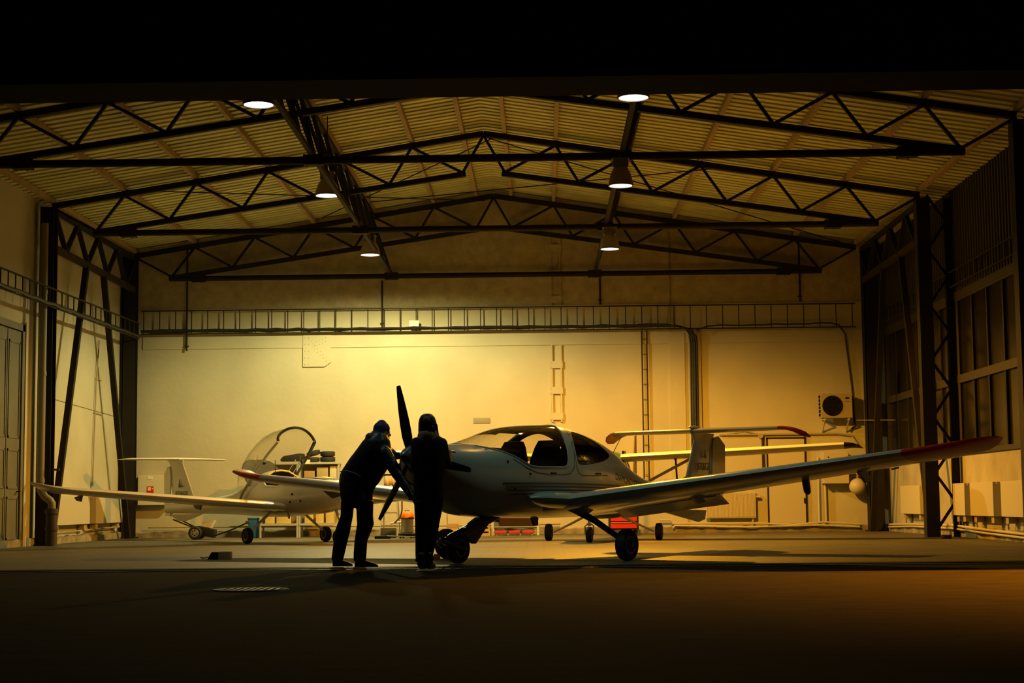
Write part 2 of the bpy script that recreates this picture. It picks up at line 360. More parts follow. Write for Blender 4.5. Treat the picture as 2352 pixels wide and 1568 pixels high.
# wall-head lattice girders and A-frame struts
def wallgirder(x, side, m):
    t = empty('wall_girder', (x, 36, 5.9), f'zigzag lattice girder at the top of the {side} wall between its columns', 'girder', 0, 'wall-head girders')
    y0, y1 = -3.25, 3.25
    MB().bar((0, y0, .0), (0, y1, .0), .08, .14).build('bottom_chord', m_tray, t, smooth=False)
    MB().bar((0, y0, .75), (0, y1, .75), .08, .10).build('top_chord', m_steel, t, smooth=False)
    n = 4
    for k in range(n):
        a = y0+(y1-y0)*k/n; b = y0+(y1-y0)*(k+1)/n; c = (a+b)/2
        MB().bar((0, a, .72), (0, c, .04), .05, .10, (1, 0, 0)).build('web_member', m_steel, t, smooth=False)
        MB().bar((0, c, .04), (0, b, .72), .05, .10, (1, 0, 0)).build('web_member', m_steel, t, smooth=False)
wallgirder(-9.72, 'left', m_steel); wallgirder(7.62, 'right', m_steel)
for x, ya, yb, za, lab in ((-9.72, 35.1, 32.85, 5.85, 'dark slanting strut on the left wall leaning to its near column'), (-9.72, 36.5, 38.95, 5.85, 'dark slanting strut on the left wall leaning to the back corner'),
                           (7.62, 35.0, 33.1, 5.85, 'dark slanting strut on the right wall leaning to the lattice column'), (7.62, 36.8, 38.9, 5.85, 'dark slanting strut on the right wall leaning to the back corner')):
    tagb(MB().bar((x, ya, za), (x, yb, .02), .11, .12, (1, 0, 0)), 'diagonal_strut', m_steel, lab, 'strut', 'A-frame wall struts', smooth=False)

# right wall windows: two rows in two bays
wn = 1
for (y0, y1) in ((26.05, 32.45), (32.85, 39.2)):
    for (z0, z1) in ((1.58, 3.04), (3.04, 4.64)):
        t = bpy.data.objects.new(f'window_{wn}', None); C.objects.link(t); t.location = (XR+.02, (y0+y1)/2, z0); prop(t, kind='structure'); wn += 1
        h = z1-z0; hw = (y1-y0)/2
        MB().bx(-.05, .05, -hw-.2, -hw+.08, 0, h).bx(-.05, .05, hw-.08, hw+.2, 0, h).bx(-.06, .05, -hw-.2, hw+.2, 0, .09).bx(-.06, .05, -hw-.2, hw+.2, h-.07, h).build('window_frame', m_clad, t, smooth=False)
        n = 6
        for k in range(1, n):
            y = -hw+2*hw*k/n; MB().bx(-.045, .045, y-.045, y+.045, .09, h-.07).build('mullion', m_steel, t, smooth=False)
        MB().bx(.0, .012, -hw, hw, .09, h-.07).build('pane', m_pane, t, smooth=False)
struct(MB().bx(XR-.05, XR+.1, 19.3, YB, 4.62, 4.76), 'trim_2', m_clad, smooth=False)
struct(MB().bx(XR+.05, XR+.1, 19.3, 26.0, 1.58, 4.7), 'wall_right_panel', m_clad, smooth=False)
struct(MB().bx(XR+.07, XR+.12, 39.1, YB, 1.58, 4.7), 'wall_right_end', m_clad, smooth=False)
struct(MB().bx(XR+.07, XR+.12, 32.3, 33.0, 1.58, 4.7), 'wall_right_pier', m_clad, smooth=False)

# left wall door
t = bpy.data.objects.new('door_1', None); C.objects.link(t); t.location = (XL+.03, 30.2, 0); prop(t, kind='structure')
MB().bx(-.05, .06, 1.42, 1.56, 0, 4.25).bx(-.05, .06, -2.5, 1.56, 4.12, 4.25).build('door_frame', m_doorL, t, smooth=False)
for y0, y1 in ((.62, 1.40), (-.55, .58), (-1.9, -.6)):
    lf = MB().bx(-.02, .03, y0, y1, .03, 4.1).build('door_leaf', m_doorL, t, smooth=False)
    mb = MB()
    for z0, z1 in ((.15, .95), (1.1, 1.85), (2.05, 3.9)):
        mb.bx(.03, .045, y0+.06, y0+.1, z0, z1).bx(.03, .045, y1-.1, y1-.06, z0, z1).bx(.03, .045, y0+.06, y1-.06, z0, z0+.04).bx(.03, .045, y0+.06, y1-.06, z1-.04, z1)
    mb.build('panel_moulding', m_doorL, lf, smooth=False)
MB().cyl((.03, 1.3, 1.05), (.10, 1.3, 1.05), .015).bar((.1, 1.3, 1.05), (.1, 1.18, 1.05), .02, .02).build('door_handle', m_steel, t)
struct(MB().bx(XL-.02, XL+.10, 31.8, 32.0, 0, 4.3), 'trim_4', m_wall, smooth=False)
# flush door in the back wall
t = bpy.data.objects.new('door_2', None); C.objects.link(t); t.location = (5.78, YB-.01, .17); prop(t, kind='structure')
MB().bx(-.43, .43, -.03, 0, 0.02, 2.02).build('door_leaf', m_cream, t, smooth=False)
MB().bx(-.465, -.43, -.035, 0, 0, 2.06).bx(.43, .465, -.035, 0, 0, 2.06).bx(-.465, .465, -.035, 0, 2.02, 2.06).bx(-.465, .465, -.035, 0, -.03, .02).build('door_frame', m_steel, t, smooth=False)
MB().bx(.39, .42, -.06, -.03, .5, .62).build('hinge', m_steel, t, smooth=False)

# ------------------------------------------------------------------ high-bay lamps
for i, (x, y, z, e, col) in enumerate(LAMPS):
    row = 'left' if x < 0 else 'right'; pos = ['nearest the camera, just under the door beam', 'in the middle of its row', 'farthest back in its row'][i % 3]
    t = empty('high_bay_lamp', (x, y, z), f'glowing bell-shaped ceiling lamp of the {row} row, {pos}', 'lamp', 0, 'high bay lamps')
    R0 = .215 if x < 0 and i else .19
    rings = []; mb = MB(); n = 48
    for r, h in ((R0, 0), (R0*.99, .03), (R0*.92, .10), (R0*.80, .18), (R0*.62, .25), (R0*.45, .29)):
        rings.append([(cos(2*pi*k/n)*r*(1+.02*(k % 2)), sin(2*pi*k/n)*r*(1+.02*(k % 2)), h) for k in range(n)])
    mb.loft(rings, cap=False).build('reflector', m_refl, t, smooth=False)
    MB().bx(-.12, .12, -.09, .09, .28, .42).bx(-.135, .135, -.10, .10, .40, .425).build('ballast_box', m_housing, t, smooth=False, bevel=.006)
    MB().lathe([(0, .0), (R0-.008, .0), (R0-.008, .012), (0, .012)], n=32).build('lamp_mouth', m_emit, t)
    MB().lathe([(R0-.012, -.012), (R0+.006, -.012), (R0+.006, .012), (R0-.012, .012), (R0-.012, -.012)], n=32).build('rim', m_housing, t)
    MB().tube([(0, 0, .42), (0, 0, roofz(x)+.03-z)] if x < 0 and i else [(0, 0, .42), (0, .12, .50), (0, TY[2]-25.5 if i % 3 else 0, 6.15-z)], .009 if x < 0 and i else .025, 6).build('hook', m_steel, t)
    spot('lamp_light', (x, y, z-.02), e, col, 172, .4, .13)

# ------------------------------------------------------------------ airplane toolkit
def airfoil(n=13):
    up = []; lo = []
    for i in range(n):
        x = .5*(1-cos(pi*i/(n-1))); t = 5*(.2969*sqrt(x)-.126*x-.3516*x*x+.2843*x**3-.1036*x**4); c = .02*4*x*(1-x)
        up.append((x, c+t)); lo.append((x, c-t))
    return up[::-1]+lo[1:-1]
AF = airfoil()
def wing(secs, flip=1):   # secs: (t, sLE, z, chord, thick, incidence deg)
    rings = []
    for t, s, z, ch, th, inc in secs:
        a = radians(inc); rings.append([(s+ch*(x*cos(a)+y*th*sin(a)), flip*t, z+ch*(y*th*cos(a)-x*sin(a))) for x, y in AF])
    return MB().loft(rings)
def interp(tab, s):
    if s <= tab[0][0]: return list(tab[0][1:])
    for a, b in zip(tab, tab[1:]):
        if s <= b[0]:
            t = (s-a[0])/(b[0]-a[0]); i = tab.index(a); p = tab[max(i-1, 0)]; q = tab[min(i+2, len(tab)-1)]; out = []
            for k in range(1, len(a)):
                m0 = (b[k]-p[k])/(b[0]-p[0])*(b[0]-a[0]); m1 = (q[k]-a[k])/(q[0]-a[0])*(b[0]-a[0]) if q[0] != a[0] else 0
                if (b[k]-a[k])*m0 <= 0: m0 = 0
                if (b[k]-a[k])*m1 <= 0: m1 = 0
                h = b[k]-a[k]; m0 = max(-3*abs(h), min(3*abs(h), m0)); m1 = max(-3*abs(h), min(3*abs(h), m1))
                out.append((2*t**3-3*t*t+1)*a[k]+(t**3-2*t*t+t)*m0+(-2*t**3+3*t*t)*b[k]+(t**3-t*t)*m1)
            return out
    return list(tab[-1][1:])
class Fus:
    """body of revolution-like shell: table rows (s, halfwidth, ztop, zmid, zbot, exponent)"""
    def __init__(f, tab): f.tab = tab
    def P(f, s, u, off=0):    # u: -1..1, 0 top, +-1 bottom; positive u = +t side
        w, zt, zm, zb, e = interp(f.tab, s); th = u*pi; c, sn = cos(th), sin(th)
        x = (w+off)*math.copysign(abs(sn)**(2/e), sn)
        z = zm+((zt-zm) if c >= 0 else (zm-zb))*math.copysign(abs(c)**(2/e), c)
        if off: z += off*c
        return Vector((s, -x, z))   # local y = -t
    def u_of(f, s, z):
        w, zt, zm, zb, e = interp(f.tab, s)
        if z >= zm: c = max(0, min(1, (z-zm)/(zt-zm)))**(e/2)
        else: c = -(max(0, min(1, (zm-z)/(zm-zb)))**(e/2))
        return math.acos(max(-1, min(1, c)))/pi
    def patches(f, s0, s1, ds, nu, polys):
        """cut closed polygons (in s,u) out of the shell; returns shell faces and one face list per polygon"""
        pts = []; edges = []; ns = int((s1-s0)/ds)
        def add(p): pts.append(Vector(p)); return len(pts)-1
        for poly in polys:
            ids = [add(p) for p in poly]; edges += [(ids[i], ids[(i+1) % len(ids)]) for i in range(len(ids))]
        bnd = [v.copy() for v in pts]
        for i in range(ns+1):
            for j in range(nu+1):
                p = Vector((s0+(s1-s0)*i/ns, -1+2*j/nu))
                if any(abs(p.x-q.x) < ds*.45 and abs(p.y-q.y) < .9/nu for q in bnd) and 0 < i < ns and 0 < j < nu: continue
                pts.append(p)
        sc = 1.6
        r = delaunay_2d_cdt([Vector((p.x, p.y*sc)) for p in pts], edges, [], 0, 1e-6)
        V2 = [Vector((v.x, v.y/sc)) for v in r[0]]
        def inside(p, poly):
            c = False; n = len(poly)
            for i in range(n):
                a, b = poly[i], poly[i-1]
                if (a[1] > p.y) != (b[1] > p.y) and p.x < (b[0]-a[0])*(p.y-a[1])/(b[1]-a[1])+a[0]: c = not c
            return c
        groups = [[] for _ in range(len(polys)+1)]
        for fc in r[2]:
            ce = sum((V2[i] for i in fc), Vector((0, 0)))/len(fc); g = 0
            for k, poly in enumerate(polys):
                if inside(ce, poly): g = k+1; break
            groups[g].append(tuple(fc))
        return [f.P(p.x, p.y) for p in V2], groups
def submesh(V, fs):
    mb = MB(); idx = {}; vs = []; ff = []
    for f_ in fs:
        for i in f_:
            if i not in idx: idx[i] = len(vs); vs.append(V[i])
        ff.append(tuple(idx[i] for i in f_))
    mb.add(vs, ff); return mb
def wheel(parent, c, r, wdt, ax, steer=0):
    c = Vector(c); ax = Vector(ax).normalized(); t = wdt/2
    tire = MB().lathe([(r*.55, -t*.8), (r*.75, -t), (r*.93, -t*.85), (r, -t*.4), (r, t*.4), (r*.93, t*.85), (r*.75, t), (r*.55, t*.8), (r*.55, -t*.8)], c, ax, 36).build('tire', m_black, parent)
    mb = MB().lathe([(0, -t*.55), (r*.2, -t*.75), (r*.35, -t*.5), (r*.55, -t*.78), (r*.55, t*.78), (r*.35, t*.5), (r*.2, t*.75), (0, t*.55)], c, ax, 24)
    mb.build('rim', m_iron, parent); MB().lathe([(r*.50, -t*.80), (r*.55, -t*.84), (r*.56, -t*.78)], c, ax, 28).lathe([(r*.50, t*.80), (r*.55, t*.84), (r*.56, t*.78)], c, ax, 28).build('rim_edge', m_galv, parent)
def strut(parent, pts, rs, m, name, flat=1.0):
    mb = MB(); mb.tube(pts, rs, 12); return mb.build(name, m, parent)

# ------------------------------------------------------------------ large low-wing aircraft in front
AL = .583
D = empty('airplane', (-1.673, 19.634, 0), 'large white low-wing airplane with red wingtips and bubble canopy, in front', 'airplane', pi/2-AL)
fus = Fus([(.28, .17, 1.44, 1.28, 1.10, 2.0), (.36, .30, 1.455, 1.24, .95, 2.2), (.6, .42, 1.46, 1.2, .80, 2.4), (1.05, .50, 1.47, 1.15, .62, 2.5), (1.5, .54, 1.56, 1.14, .57, 2.4), (2.05, .565, 1.70, 1.13, .55, 2.25), (2.6, .575, 1.75, 1.12, .54, 2.2),
           (3.1, .565, 1.765, 1.12, .535, 2.2), (3.55, .53, 1.72, 1.12, .54, 2.15), (4.0, .46, 1.64, 1.10, .545, 2.1), (4.45, .38, 1.52, 1.06, .56, 2.05), (4.8, .31, 1.38, 1.02, .575, 2.0), (5.15, .26, 1.215, .95, .59, 2.0), (5.6, .21, 1.08, .87, .60, 2), (6.1, .17, 1.0, .82, .61, 2), (6.9, .125, .95, .80, .63, 2), (7.75, .08, .92, .80, .70, 2)])
def pz(lst, sg):  # polygon from (s,z) to (s,u)
    return [(s, sg*fus.u_of(s, z)) for s, z in lst]
def smoothpoly(p, n=3):
    for _ in range(n):
        q = []
        for i in range(len(p)):
            a, b = Vector(p[i-1]), Vector(p[i]); q += [tuple(a*.25+b*.75)] if False else [tuple(a*.75+b*.25), tuple(a*.25+b*.75)]
        p = q
    return p
side = [(1.10, .0)]
# front canopy outline: right side u>0 from the nose centre, along the sill, up the rear edge, over the top, mirrored
half = [(1.06, 0), (1.10, fus.u_of(1.1, 1.44)), (1.22, fus.u_of(1.22, 1.415)), (1.44, fus.u_of(1.44, 1.37)), (1.62, fus.u_of(1.62, 1.315)), (1.78, fus.u_of(1.78, 1.25)), (1.92, fus.u_of(1.92, 1.205)), (2.08, fus.u_of(2.08, 1.19)), (2.4, fus.u_of(2.4, 1.19)), (2.68, fus.u_of(2.68, 1.195)), (2.76, fus.u_of(2.76, 1.22)), (2.80, fus.u_of(2.8, 1.30)), (2.84, fus.u_of(2.84, 1.42)), (2.88, fus.u_of(2.88, 1.55)), (2.97, fus.u_of(2.97, 1.66)), (3.08, .09), (3.12, .045), (3.13, 0)]
poly_front = half+[(s, -u) for s, u in half[-2:0:-1]]
rear = [(3.02, 1.25), (3.10, 1.225), (3.35, 1.235), (3.75, 1.275), (4.02, 1.325), (4.13, 1.37), (4.12, 1.41), (4.0, 1.50), (3.8, 1.585), (3.6, 1.64), (3.42, 1.675), (3.3, 1.68), (3.16, 1.62), (3.07, 1.52), (3.02, 1.38)]
poly_r1 = smoothpoly(pz(rear, 1), 1); poly_r2 = smoothpoly(pz(rear, -1), 1)
V, G = fus.patches(.28, 7.75, .09, 56, [poly_front, poly_r1, poly_r2])
fb = submesh(V, G[0])
n = 57
fb.build('fuselage', m_white, D, ang=60)
def shrink(p, k=.012):
    wv, zt, zm, zb, e = interp(fus.tab, p.x); c = Vector((p.x, 0, zm)); q = p-c; L = q.length
    return p if L < 1e-4 else c+q*(1-k/L)
lin = [f_ for f_ in G[0] if 1.1 < sum(V[i].x for i in f_)/len(f_) < 5.3]
submesh([shrink(p) for p in V], lin).build('cabin_lining', m_int, D, ang=60)
MB().add([fus.P(7.75, -1+2*j/20) for j in range(20)], [tuple(range(20))]).build('tail_cap', m_white, D)
MB().add([fus.P(.28, -1+2*j/32) for j in range(32)], [tuple(range(32))]).build('cowl_front', m_white, D)
cg = submesh(V, G[1]).build('canopy', m_glass, D, ang=60)
submesh(V, G[2]).build('rear_window', m_glass, D, ang=60); submesh(V, G[3]).build('rear_window', m_glass, D, ang=60)
# seams round the canopy and door lines
def surf_line(pts, r=.006, off=.002): return MB().tube([fus.P(s, u, off) for s, u in pts], r, 6)
fr = MB().tube([fus.P(s, u, .001) for s, u in poly_front], .012, 6, closed=True); fr.build('canopy_frame', m_white, D)
dl = [(1.15, 1.40), (1.6, 1.27), (1.85, 1.17), (2.05, 1.12), (2.3, 1.10), (2.7, 1.10), (2.84, 1.12), (2.92, 1.2), (2.96, 1.35), (3.0, 1.5), (3.1, 1.64), (3.25, 1.72)]
dl2 = [(3.2, 1.66), (3.04, 1.52), (2.98, 1.35), (2.98, 1.2), (3.03, 1.12), (3.15, 1.09), (3.5, 1.09), (3.9, 1.1)]
for sg in (1, -1):
    surf_line(pz(dl, sg), .005).build('panel_gap', m_stripe, D); surf_line(pz(dl2, sg), .005).build('panel_gap', m_stripe, D)
    for s0 in (2.35, 3.5):
        a = fus.P(s0, sg*fus.u_of(s0, 1.115), .008); MB().bar(a, a+Vector((.12, 0, 0)), .012, .02).build('door_handle', m_blk, D)
# pinstripes
def stripe(z0, z1, s0, s1, sg, hh):
    A = [];B = []
    for i in range(41):
        t = i/40; s = s0+(s1-s0)*t; z = z0+(z1-z0)*t+.02*sin(pi*t); wv, zt, zm, zb, e = interp(fus.tab, s)
        A.append(fus.P(s, sg*fus.u_of(s, z+hh), .003)); B.append(fus.P(s, sg*fus.u_of(s, z), .003))
    return MB().loft([A, B], closed=False, cap=False)
for sg in (1, -1):
    for k in range(4): stripe(.975-.045*k, .905-.03*k, 1.35+.06*k, 5.9-.15*k, sg, .020-.002*k).build('pinstripe', m_stripe, D)
# lettering on the fuselage side, mapped onto the shell
def surftext(body, size, s0, z0, sg, m, name, slope=0):
    o = text(body, size, m, D, Matrix.Identity(4), name, bold=.0, ext=0)
    me = o.data; bm = bmesh.new(); bm.from_mesh(me); bmesh.ops.triangulate(bm, faces=bm.faces); bmesh.ops.subdivide_edges(bm, edges=bm.edges, cuts=1)
    for v in bm.verts:
        s = s0+(v.co.x if sg > 0 else -v.co.x); z = z0+v.co.y+slope*(s-s0); v.co = fus.P(s, sg*fus.u_of(s, z), .004)
    bm.to_mesh(me); bm.free(); return o
surftext('DIAMOND STAR', .14, 4.72, 1.02, 1, m_navy, 'lettering', -.13)
surftext('OM-', .26, 5.55, .86, 1, m_navy, 'registration_letters', -.05)
# cockpit interior
MB().loft([[fus.P(s, u, -.04) for u in [x/20 for x in range(8, 33)]] for s in (1.2, 1.6, 2.0, 2.5, 3.0)], closed=False, cap=False)
shell = MB()
rings = []
for s in [1.12+.12*i for i in range(17)]:
    us = fus.u_of(s, min(1.17, interp(fus.tab, s)[1]-.12)); rings.append([fus.P(s, us+(2-2*us)*j/24, -.03) if us+(2-2*us)*j/24 <= 1 else fus.P(s, us+(2-2*us)*j/24-2, -.03) for j in range(25)])
shell.loft(rings, closed=False, cap=False).build('cockpit_tub', m_int, D)
MB().add([fus.P(3.97, -1+2*j/40, -.02) for j in range(40)], [tuple(range(40))]).build('cabin_bulkhead', m_int, D)  # added dark sheet, blocks the lit wall so the rear windows go black
# glare shield / instrument panel
gl = []
for s, zz in ((1.12, 1.40), (1.3, 1.43), (1.6, 1.44), (1.85, 1.43), (1.97, 1.38)):
    wv = interp(fus.tab, s)[0]*.86; gl.append([(s, -wv*cos(pi*j/12), zz-.10+.10*sin(pi*j/12)**.6) for j in range(13)])
MB().loft(gl, closed=False, cap=False).build('glare_shield', m_int, D)
MB().prism([(1.95, -.48*cos(pi*j/12), .95+(.41*sin(pi*j/12)**.5)) for j in range(13)], (.03, 0, 0)).build('instrument_panel', m_int, D)
def seat(y, s, tilt, m, parent, z=.75, nm='seat', hz=1.5):
    t_ = MB().bx(s-.42, s+.02, y-.21, y+.21, z, z+.14).build(nm+'_cushion', m, parent, bevel=.03)
    mb = MB(); h = hz-z-.05
    rings = []
    for k in range(10):
        q = k/9; hw = .22 if q < .62 else .22-.09*((q-.62)/.38)**1.0; x = s+tilt*q*h
        th = .07 if q < .9 else .045
        rings.append([(x-th, y-hw, z+.1+h*q), (x-th, y+hw, z+.1+h*q), (x+th, y+hw, z+.1+h*q), (x+th, y-hw, z+.1+h*q)])
    mb.loft(rings).build(nm+'_back', m, parent, bevel=.02)
seat(.27, 2.62, .20, m_int, D, hz=1.50); seat(-.27, 2.62, .20, m_int, D, hz=1.50)
for y in (-.24, .24): seat(y, 3.62, .22, m_int, D, hz=1.34, z=.72)
MB().bx(3.85, 3.9, -.40, .40, .6, 1.32).build('baggage_panel', m_int, D)
hl = []
for i in range(16):
    s = 1.72+1.38*i/15; u0 = fus.u_of(s, min(1.665, interp(fus.tab, s)[1]-.012)); hl.append([shrink(fus.P(s, -u0+2*u0*j/14), .012) for j in range(15)])
MB().loft(hl, closed=False, cap=False).build('headliner', m_int, D)
# control stick and gooseneck ring seen through the window
MB().tube([(2.02, -.24, .95), (2.08, -.24, 1.12), (2.12, -.24, 1.22)], .012).sph((2.12, -.24, 1.25), .03).build('control_stick', m_int, D)
MB().tube([(2.25+.10*cos(a), -.1, 1.27+.11*sin(a)) for a in [2*pi*k/20 for k in range(20)]], .008, 6, closed=True).bx(2.22, 2.29, -.13, -.07, 1.38, 1.42).build('headset', m_int, D)
# cowl details
MB().prism([(.36, -.385, 1.20), (.36, -.20, 1.28), (.36, -.20, 1.02), (.36, -.36, 1.04)], (.02, 0, 0)).build('cowl_inlet', m_int, D)
MB().prism([(.36, .385, 1.20), (.36, .20, 1.28), (.36, .20, 1.02), (.36, .36, 1.04)], (.02, 0, 0)).build('cowl_inlet', m_int, D)
for s0, z0 in ((1.45, 1.25), (1.62, .92), (1.9, 1.10)):
    a = fus.P(s0, fus.u_of(s0, z0), .004); MB().sph(a, .016, 10).build('latch', m_blk, D)
MB().cyl((.82, .05, 1.45), (.82, .05, 1.53), .006).build('cowl_pin', m_blk, D)
MB().tube([fus.P(.36, u/24, .0) for u in range(-24, 24)], .007, 6, closed=True).build('cowl_seam', m_stripe, D)
# spinner and propeller
HUBZ = 1.29
MB().lathe([(0, .0), (.03, .015), (.07, .06), (.105, .12), (.135, .19), (.15, .26), (.152, .285), (.0, .285)], (.0, 0, HUBZ+.015), (1, 0, -.02), 32).build('spinner', m_spin, D)
pr = empty('propeller', (.2, 0, HUBZ), None, None); pr.parent = D
prop_done = []
def blade(angdeg):
    a = radians(angdeg)   # from up towards +t
    dv = Vector((0, -sin(a), cos(a))); tv = Vector((0, cos(a), sin(a)))  # radial, tangential
    rings = []
    for r, ch, tw, th in ((.05, .07, -40, .06), (.14, .10, -34, .045), (.26, .125, -27, .028), (.42, .125, -21, .02), (.60, .108, -16, .014), (.76, .082, -13, .011), (.86, .062, -12, .009), (.885, .05, -12, .008)):
        tw_ = radians(tw); cdir = tv*cos(tw_)+Vector((1, 0, 0))*sin(tw_); nd = dv.cross(cdir)
        rings.append([dv*r+cdir*(x-.45)*ch+nd*y*th*1.2 for x, y in AF])
    MB().loft(rings).build('blade', m_blk, pr)
for a in (-12.5, 101, 214): blade(a)
# wings
def zw(t, sg): return .775+(1.245-.775)*(t-.6)/4.4+sg*t*.0165*(.6 if sg > 0 else .9)
for sg in (1, -1):
    fl = -sg
    secs = [(t, 2.33+.12*t, zw(t, sg)-.02, ch, th, 5.0) for t, ch, th in ((.25, 1.60, .15), (.6, 1.55, .15), (1.5, 1.46, .145), (3.0, 1.28, .14), (4.2, 1.12, .135), (5.02, 1.0, .13))]
    wing(secs, fl).build('wing', m_white, D, ang=50)
    t1 = [(5.02, 2.93, zw(5.02, sg)-.02, 1.0, .13, 5), (5.3, 2.97, zw(5.3, sg)-.015, .97, .12, 5.5), (5.55, 3.03, zw(5.55, sg)+.0, .90, .11, 6), (5.75, 3.13, zw(5.75, sg)+.02, .76, .10, 7), (5.88, 3.28, zw(5.88, sg)+.03, .54, .09, 6), (5.95, 3.47, zw(5.95, sg)+.04, .28, .08, 3), (5.98, 3.60, zw(5.95, sg)+.04, .08, .08, 1)]
    wing(t1, fl).build('wingtip', m_red, D, ang=50)
    # drooped flap
    fs = []
    for t in (.72, 2.2):
        s0 = 2.33+.12*t+(1.6-.075*t)*.80; z0 = zw(t, sg)-.14; fs.append([(s0, fl*t, z0+.03), (s0+.18, fl*t, z0-.03), (s0+.36, fl*t, z0-.12), (s0+.35, fl*t, z0-.13), (s0+.15, fl*t, z0-.075), (s0, fl*t, z0-.03)])
    MB().loft(fs).build('flap', m_white, D, ang=50)
    for t, k in ((2.08, 1), (3.55, 2), (4.25, 1.2)):
        s0 = 2.33+.12*t+.75; z0 = zw(t, sg)-.17
        if k == 2: MB().loft([[(s0+x+.06*cos(q)*w_, fl*t+.045*sin(q)*w_, z0+dz) for q in [2*pi*a_/12 for a_ in range(12)]] for x, dz, w_ in ((0, .10, .7), (.02, .04, 1), (.05, -.05, 1), (.07, -.12, .9), (.075, -.15, .4))]).build('counterweight', m_blk, D)
        else: MB().loft([[(s0-.1, fl*t-.015, z0+.03), (s0-.1, fl*t+.015, z0+.03)], [(s0+.14, fl*t-.02, z0-.08*k), (s0+.14, fl*t+.02, z0-.08*k)], [(s0+.34, fl*t-.015, z0-.05), (s0+.34, fl*t+.015, z0-.05)], [(s0+.1, fl*t-.02, z0+.05), (s0+.1, fl*t+.02, z0+.05)]], closed=False, cap=False).add([(s0-.1, fl*t-.015, z0+.03), (s0+.14, fl*t-.02, z0-.08*k), (s0+.34, fl*t-.015, z0-.05), (s0+.1, fl*t-.02, z0+.05)], [(0, 1, 2, 3)]).add([(s0-.1, fl*t+.015, z0+.03), (s0+.14, fl*t+.02, z0-.08*k), (s0+.34, fl*t+.015, z0-.05), (s0+.1, fl*t+.02, z0+.05)], [(0, 1, 2, 3)]).build('hinge_bracket', m_blk, D)
    # wing root fairing
    rings = []
    for s, wv, hv, zc in ((1.95, .03, .02, .80), (2.1, .16, .07, .80), (2.3, .28, .10, .79), (2.6, .34, .12, .77), (3.2, .33, .11, .73), (3.9, .2, .06, .68), (4.3, .03, .02, .68)):
        rings.append([(s, -sg*(.50+wv*cos(2*pi*k/16)), zc+hv*sin(2*pi*k/16)) for k in range(16)])
    MB().loft(rings).build('wing_fairing', m_white, D)
# small details under the belly
MB().loft([[(2.72, -.02, .58), (2.88, -.02, .58), (2.88, .02, .58), (2.72, .02, .58)], [(2.80, -.01, .44), (2.9, -.01, .44), (2.9, .01, .44), (2.8, .01, .44)]]).build('belly_antenna', m_blk, D)
MB().prism([(1.9, -.01, .62), (2.02, -.01, .62), (2.0, -.01, .50), (1.94, -.01, .50)], (0, .02, 0)).build('drain_pipe', m_blk, D)
MB().cyl((4.78, 0, 1.36), (5.08, 0, 1.66), .005, n=6).build('whip_antenna', m_blk, D)
MB().tube([(2.3+.12*5, -5.0, 1.1), (2.7, -5.0, 1.08)], .01).build('pitot', m_blk, D)
# tail
rings = []
def finsec(z, s0, s1, th): return [(s0+(s1-s0)*x, y*th*(s1-s0), z) for x, y in AF]
fin = MB().loft([finsec(.86, 6.35, 7.75, .05), finsec(.98, 6.62, 7.76, .06), finsec(1.12, 6.98, 7.77, .08), finsec(1.3, 7.08, 7.79, .09), finsec(1.5, 7.18, 7.82, .09), finsec(1.68, 7.27, 7.88, .09), finsec(1.79, 7.16, 7.95, .10)])
fin.build('fin', m_white, D, ang=50)
rud = MB().loft([[(7.78, -.035, .72), (7.78, .035, .72), (8.18, .006, .80), (8.18, -.006, .80)], [(7.78, -.035, 1.0), (7.78, .035, 1.0), (8.28, .006, 1.06), (8.28, -.006, 1.06)], [(7.84, -.03, 1.58), (7.84, .03, 1.58), (8.30, .006, 1.62), (8.30, -.006, 1.62)], [(7.90, -.025, 1.73), (7.90, .025, 1.73), (8.08, .006, 1.76), (8.08, -.006, 1.76)]])
rud.build('rudder', m_white, D)
MB().loft([[(x, s_*th, z) for x, z, th in ((5.9, .64, .02), (7.58, .60, .03), (7.56, .46, .015), (7.36, .42, .01)) for s_ in (1,)], [(x, -th, z) for x, z, th in ((5.9, .64, .02), (7.58, .60, .03), (7.56, .46, .015), (7.36, .42, .01))]]).build('ventral_fin', m_white, D)
for sg in (1, -1):
    fl = -sg
    secs = [(t, 7.17+.05*t, 1.82, ch, .10, 0) for t, ch in ((0, .80), (.8, .72), (1.42, .62))]
    wing(secs, fl).build('tailplane', m_white, D, ang=50)
    wing([(1.42, 7.24, 1.82, .62, .10, 0), (1.52, 7.27, 1.81, .58, .10, 0), (1.62, 7.34, 1.77, .48, .09, 0), (1.70, 7.45, 1.71, .34, .08, 0), (1.73, 7.55, 1.68, .22, .06, 0)], fl).build('tailplane_tip', m_red, D, ang=50)
MB().sph((7.3, 0, 1.87), (.18, .05, .03), 12).build('tail_fairing', m_white, D)
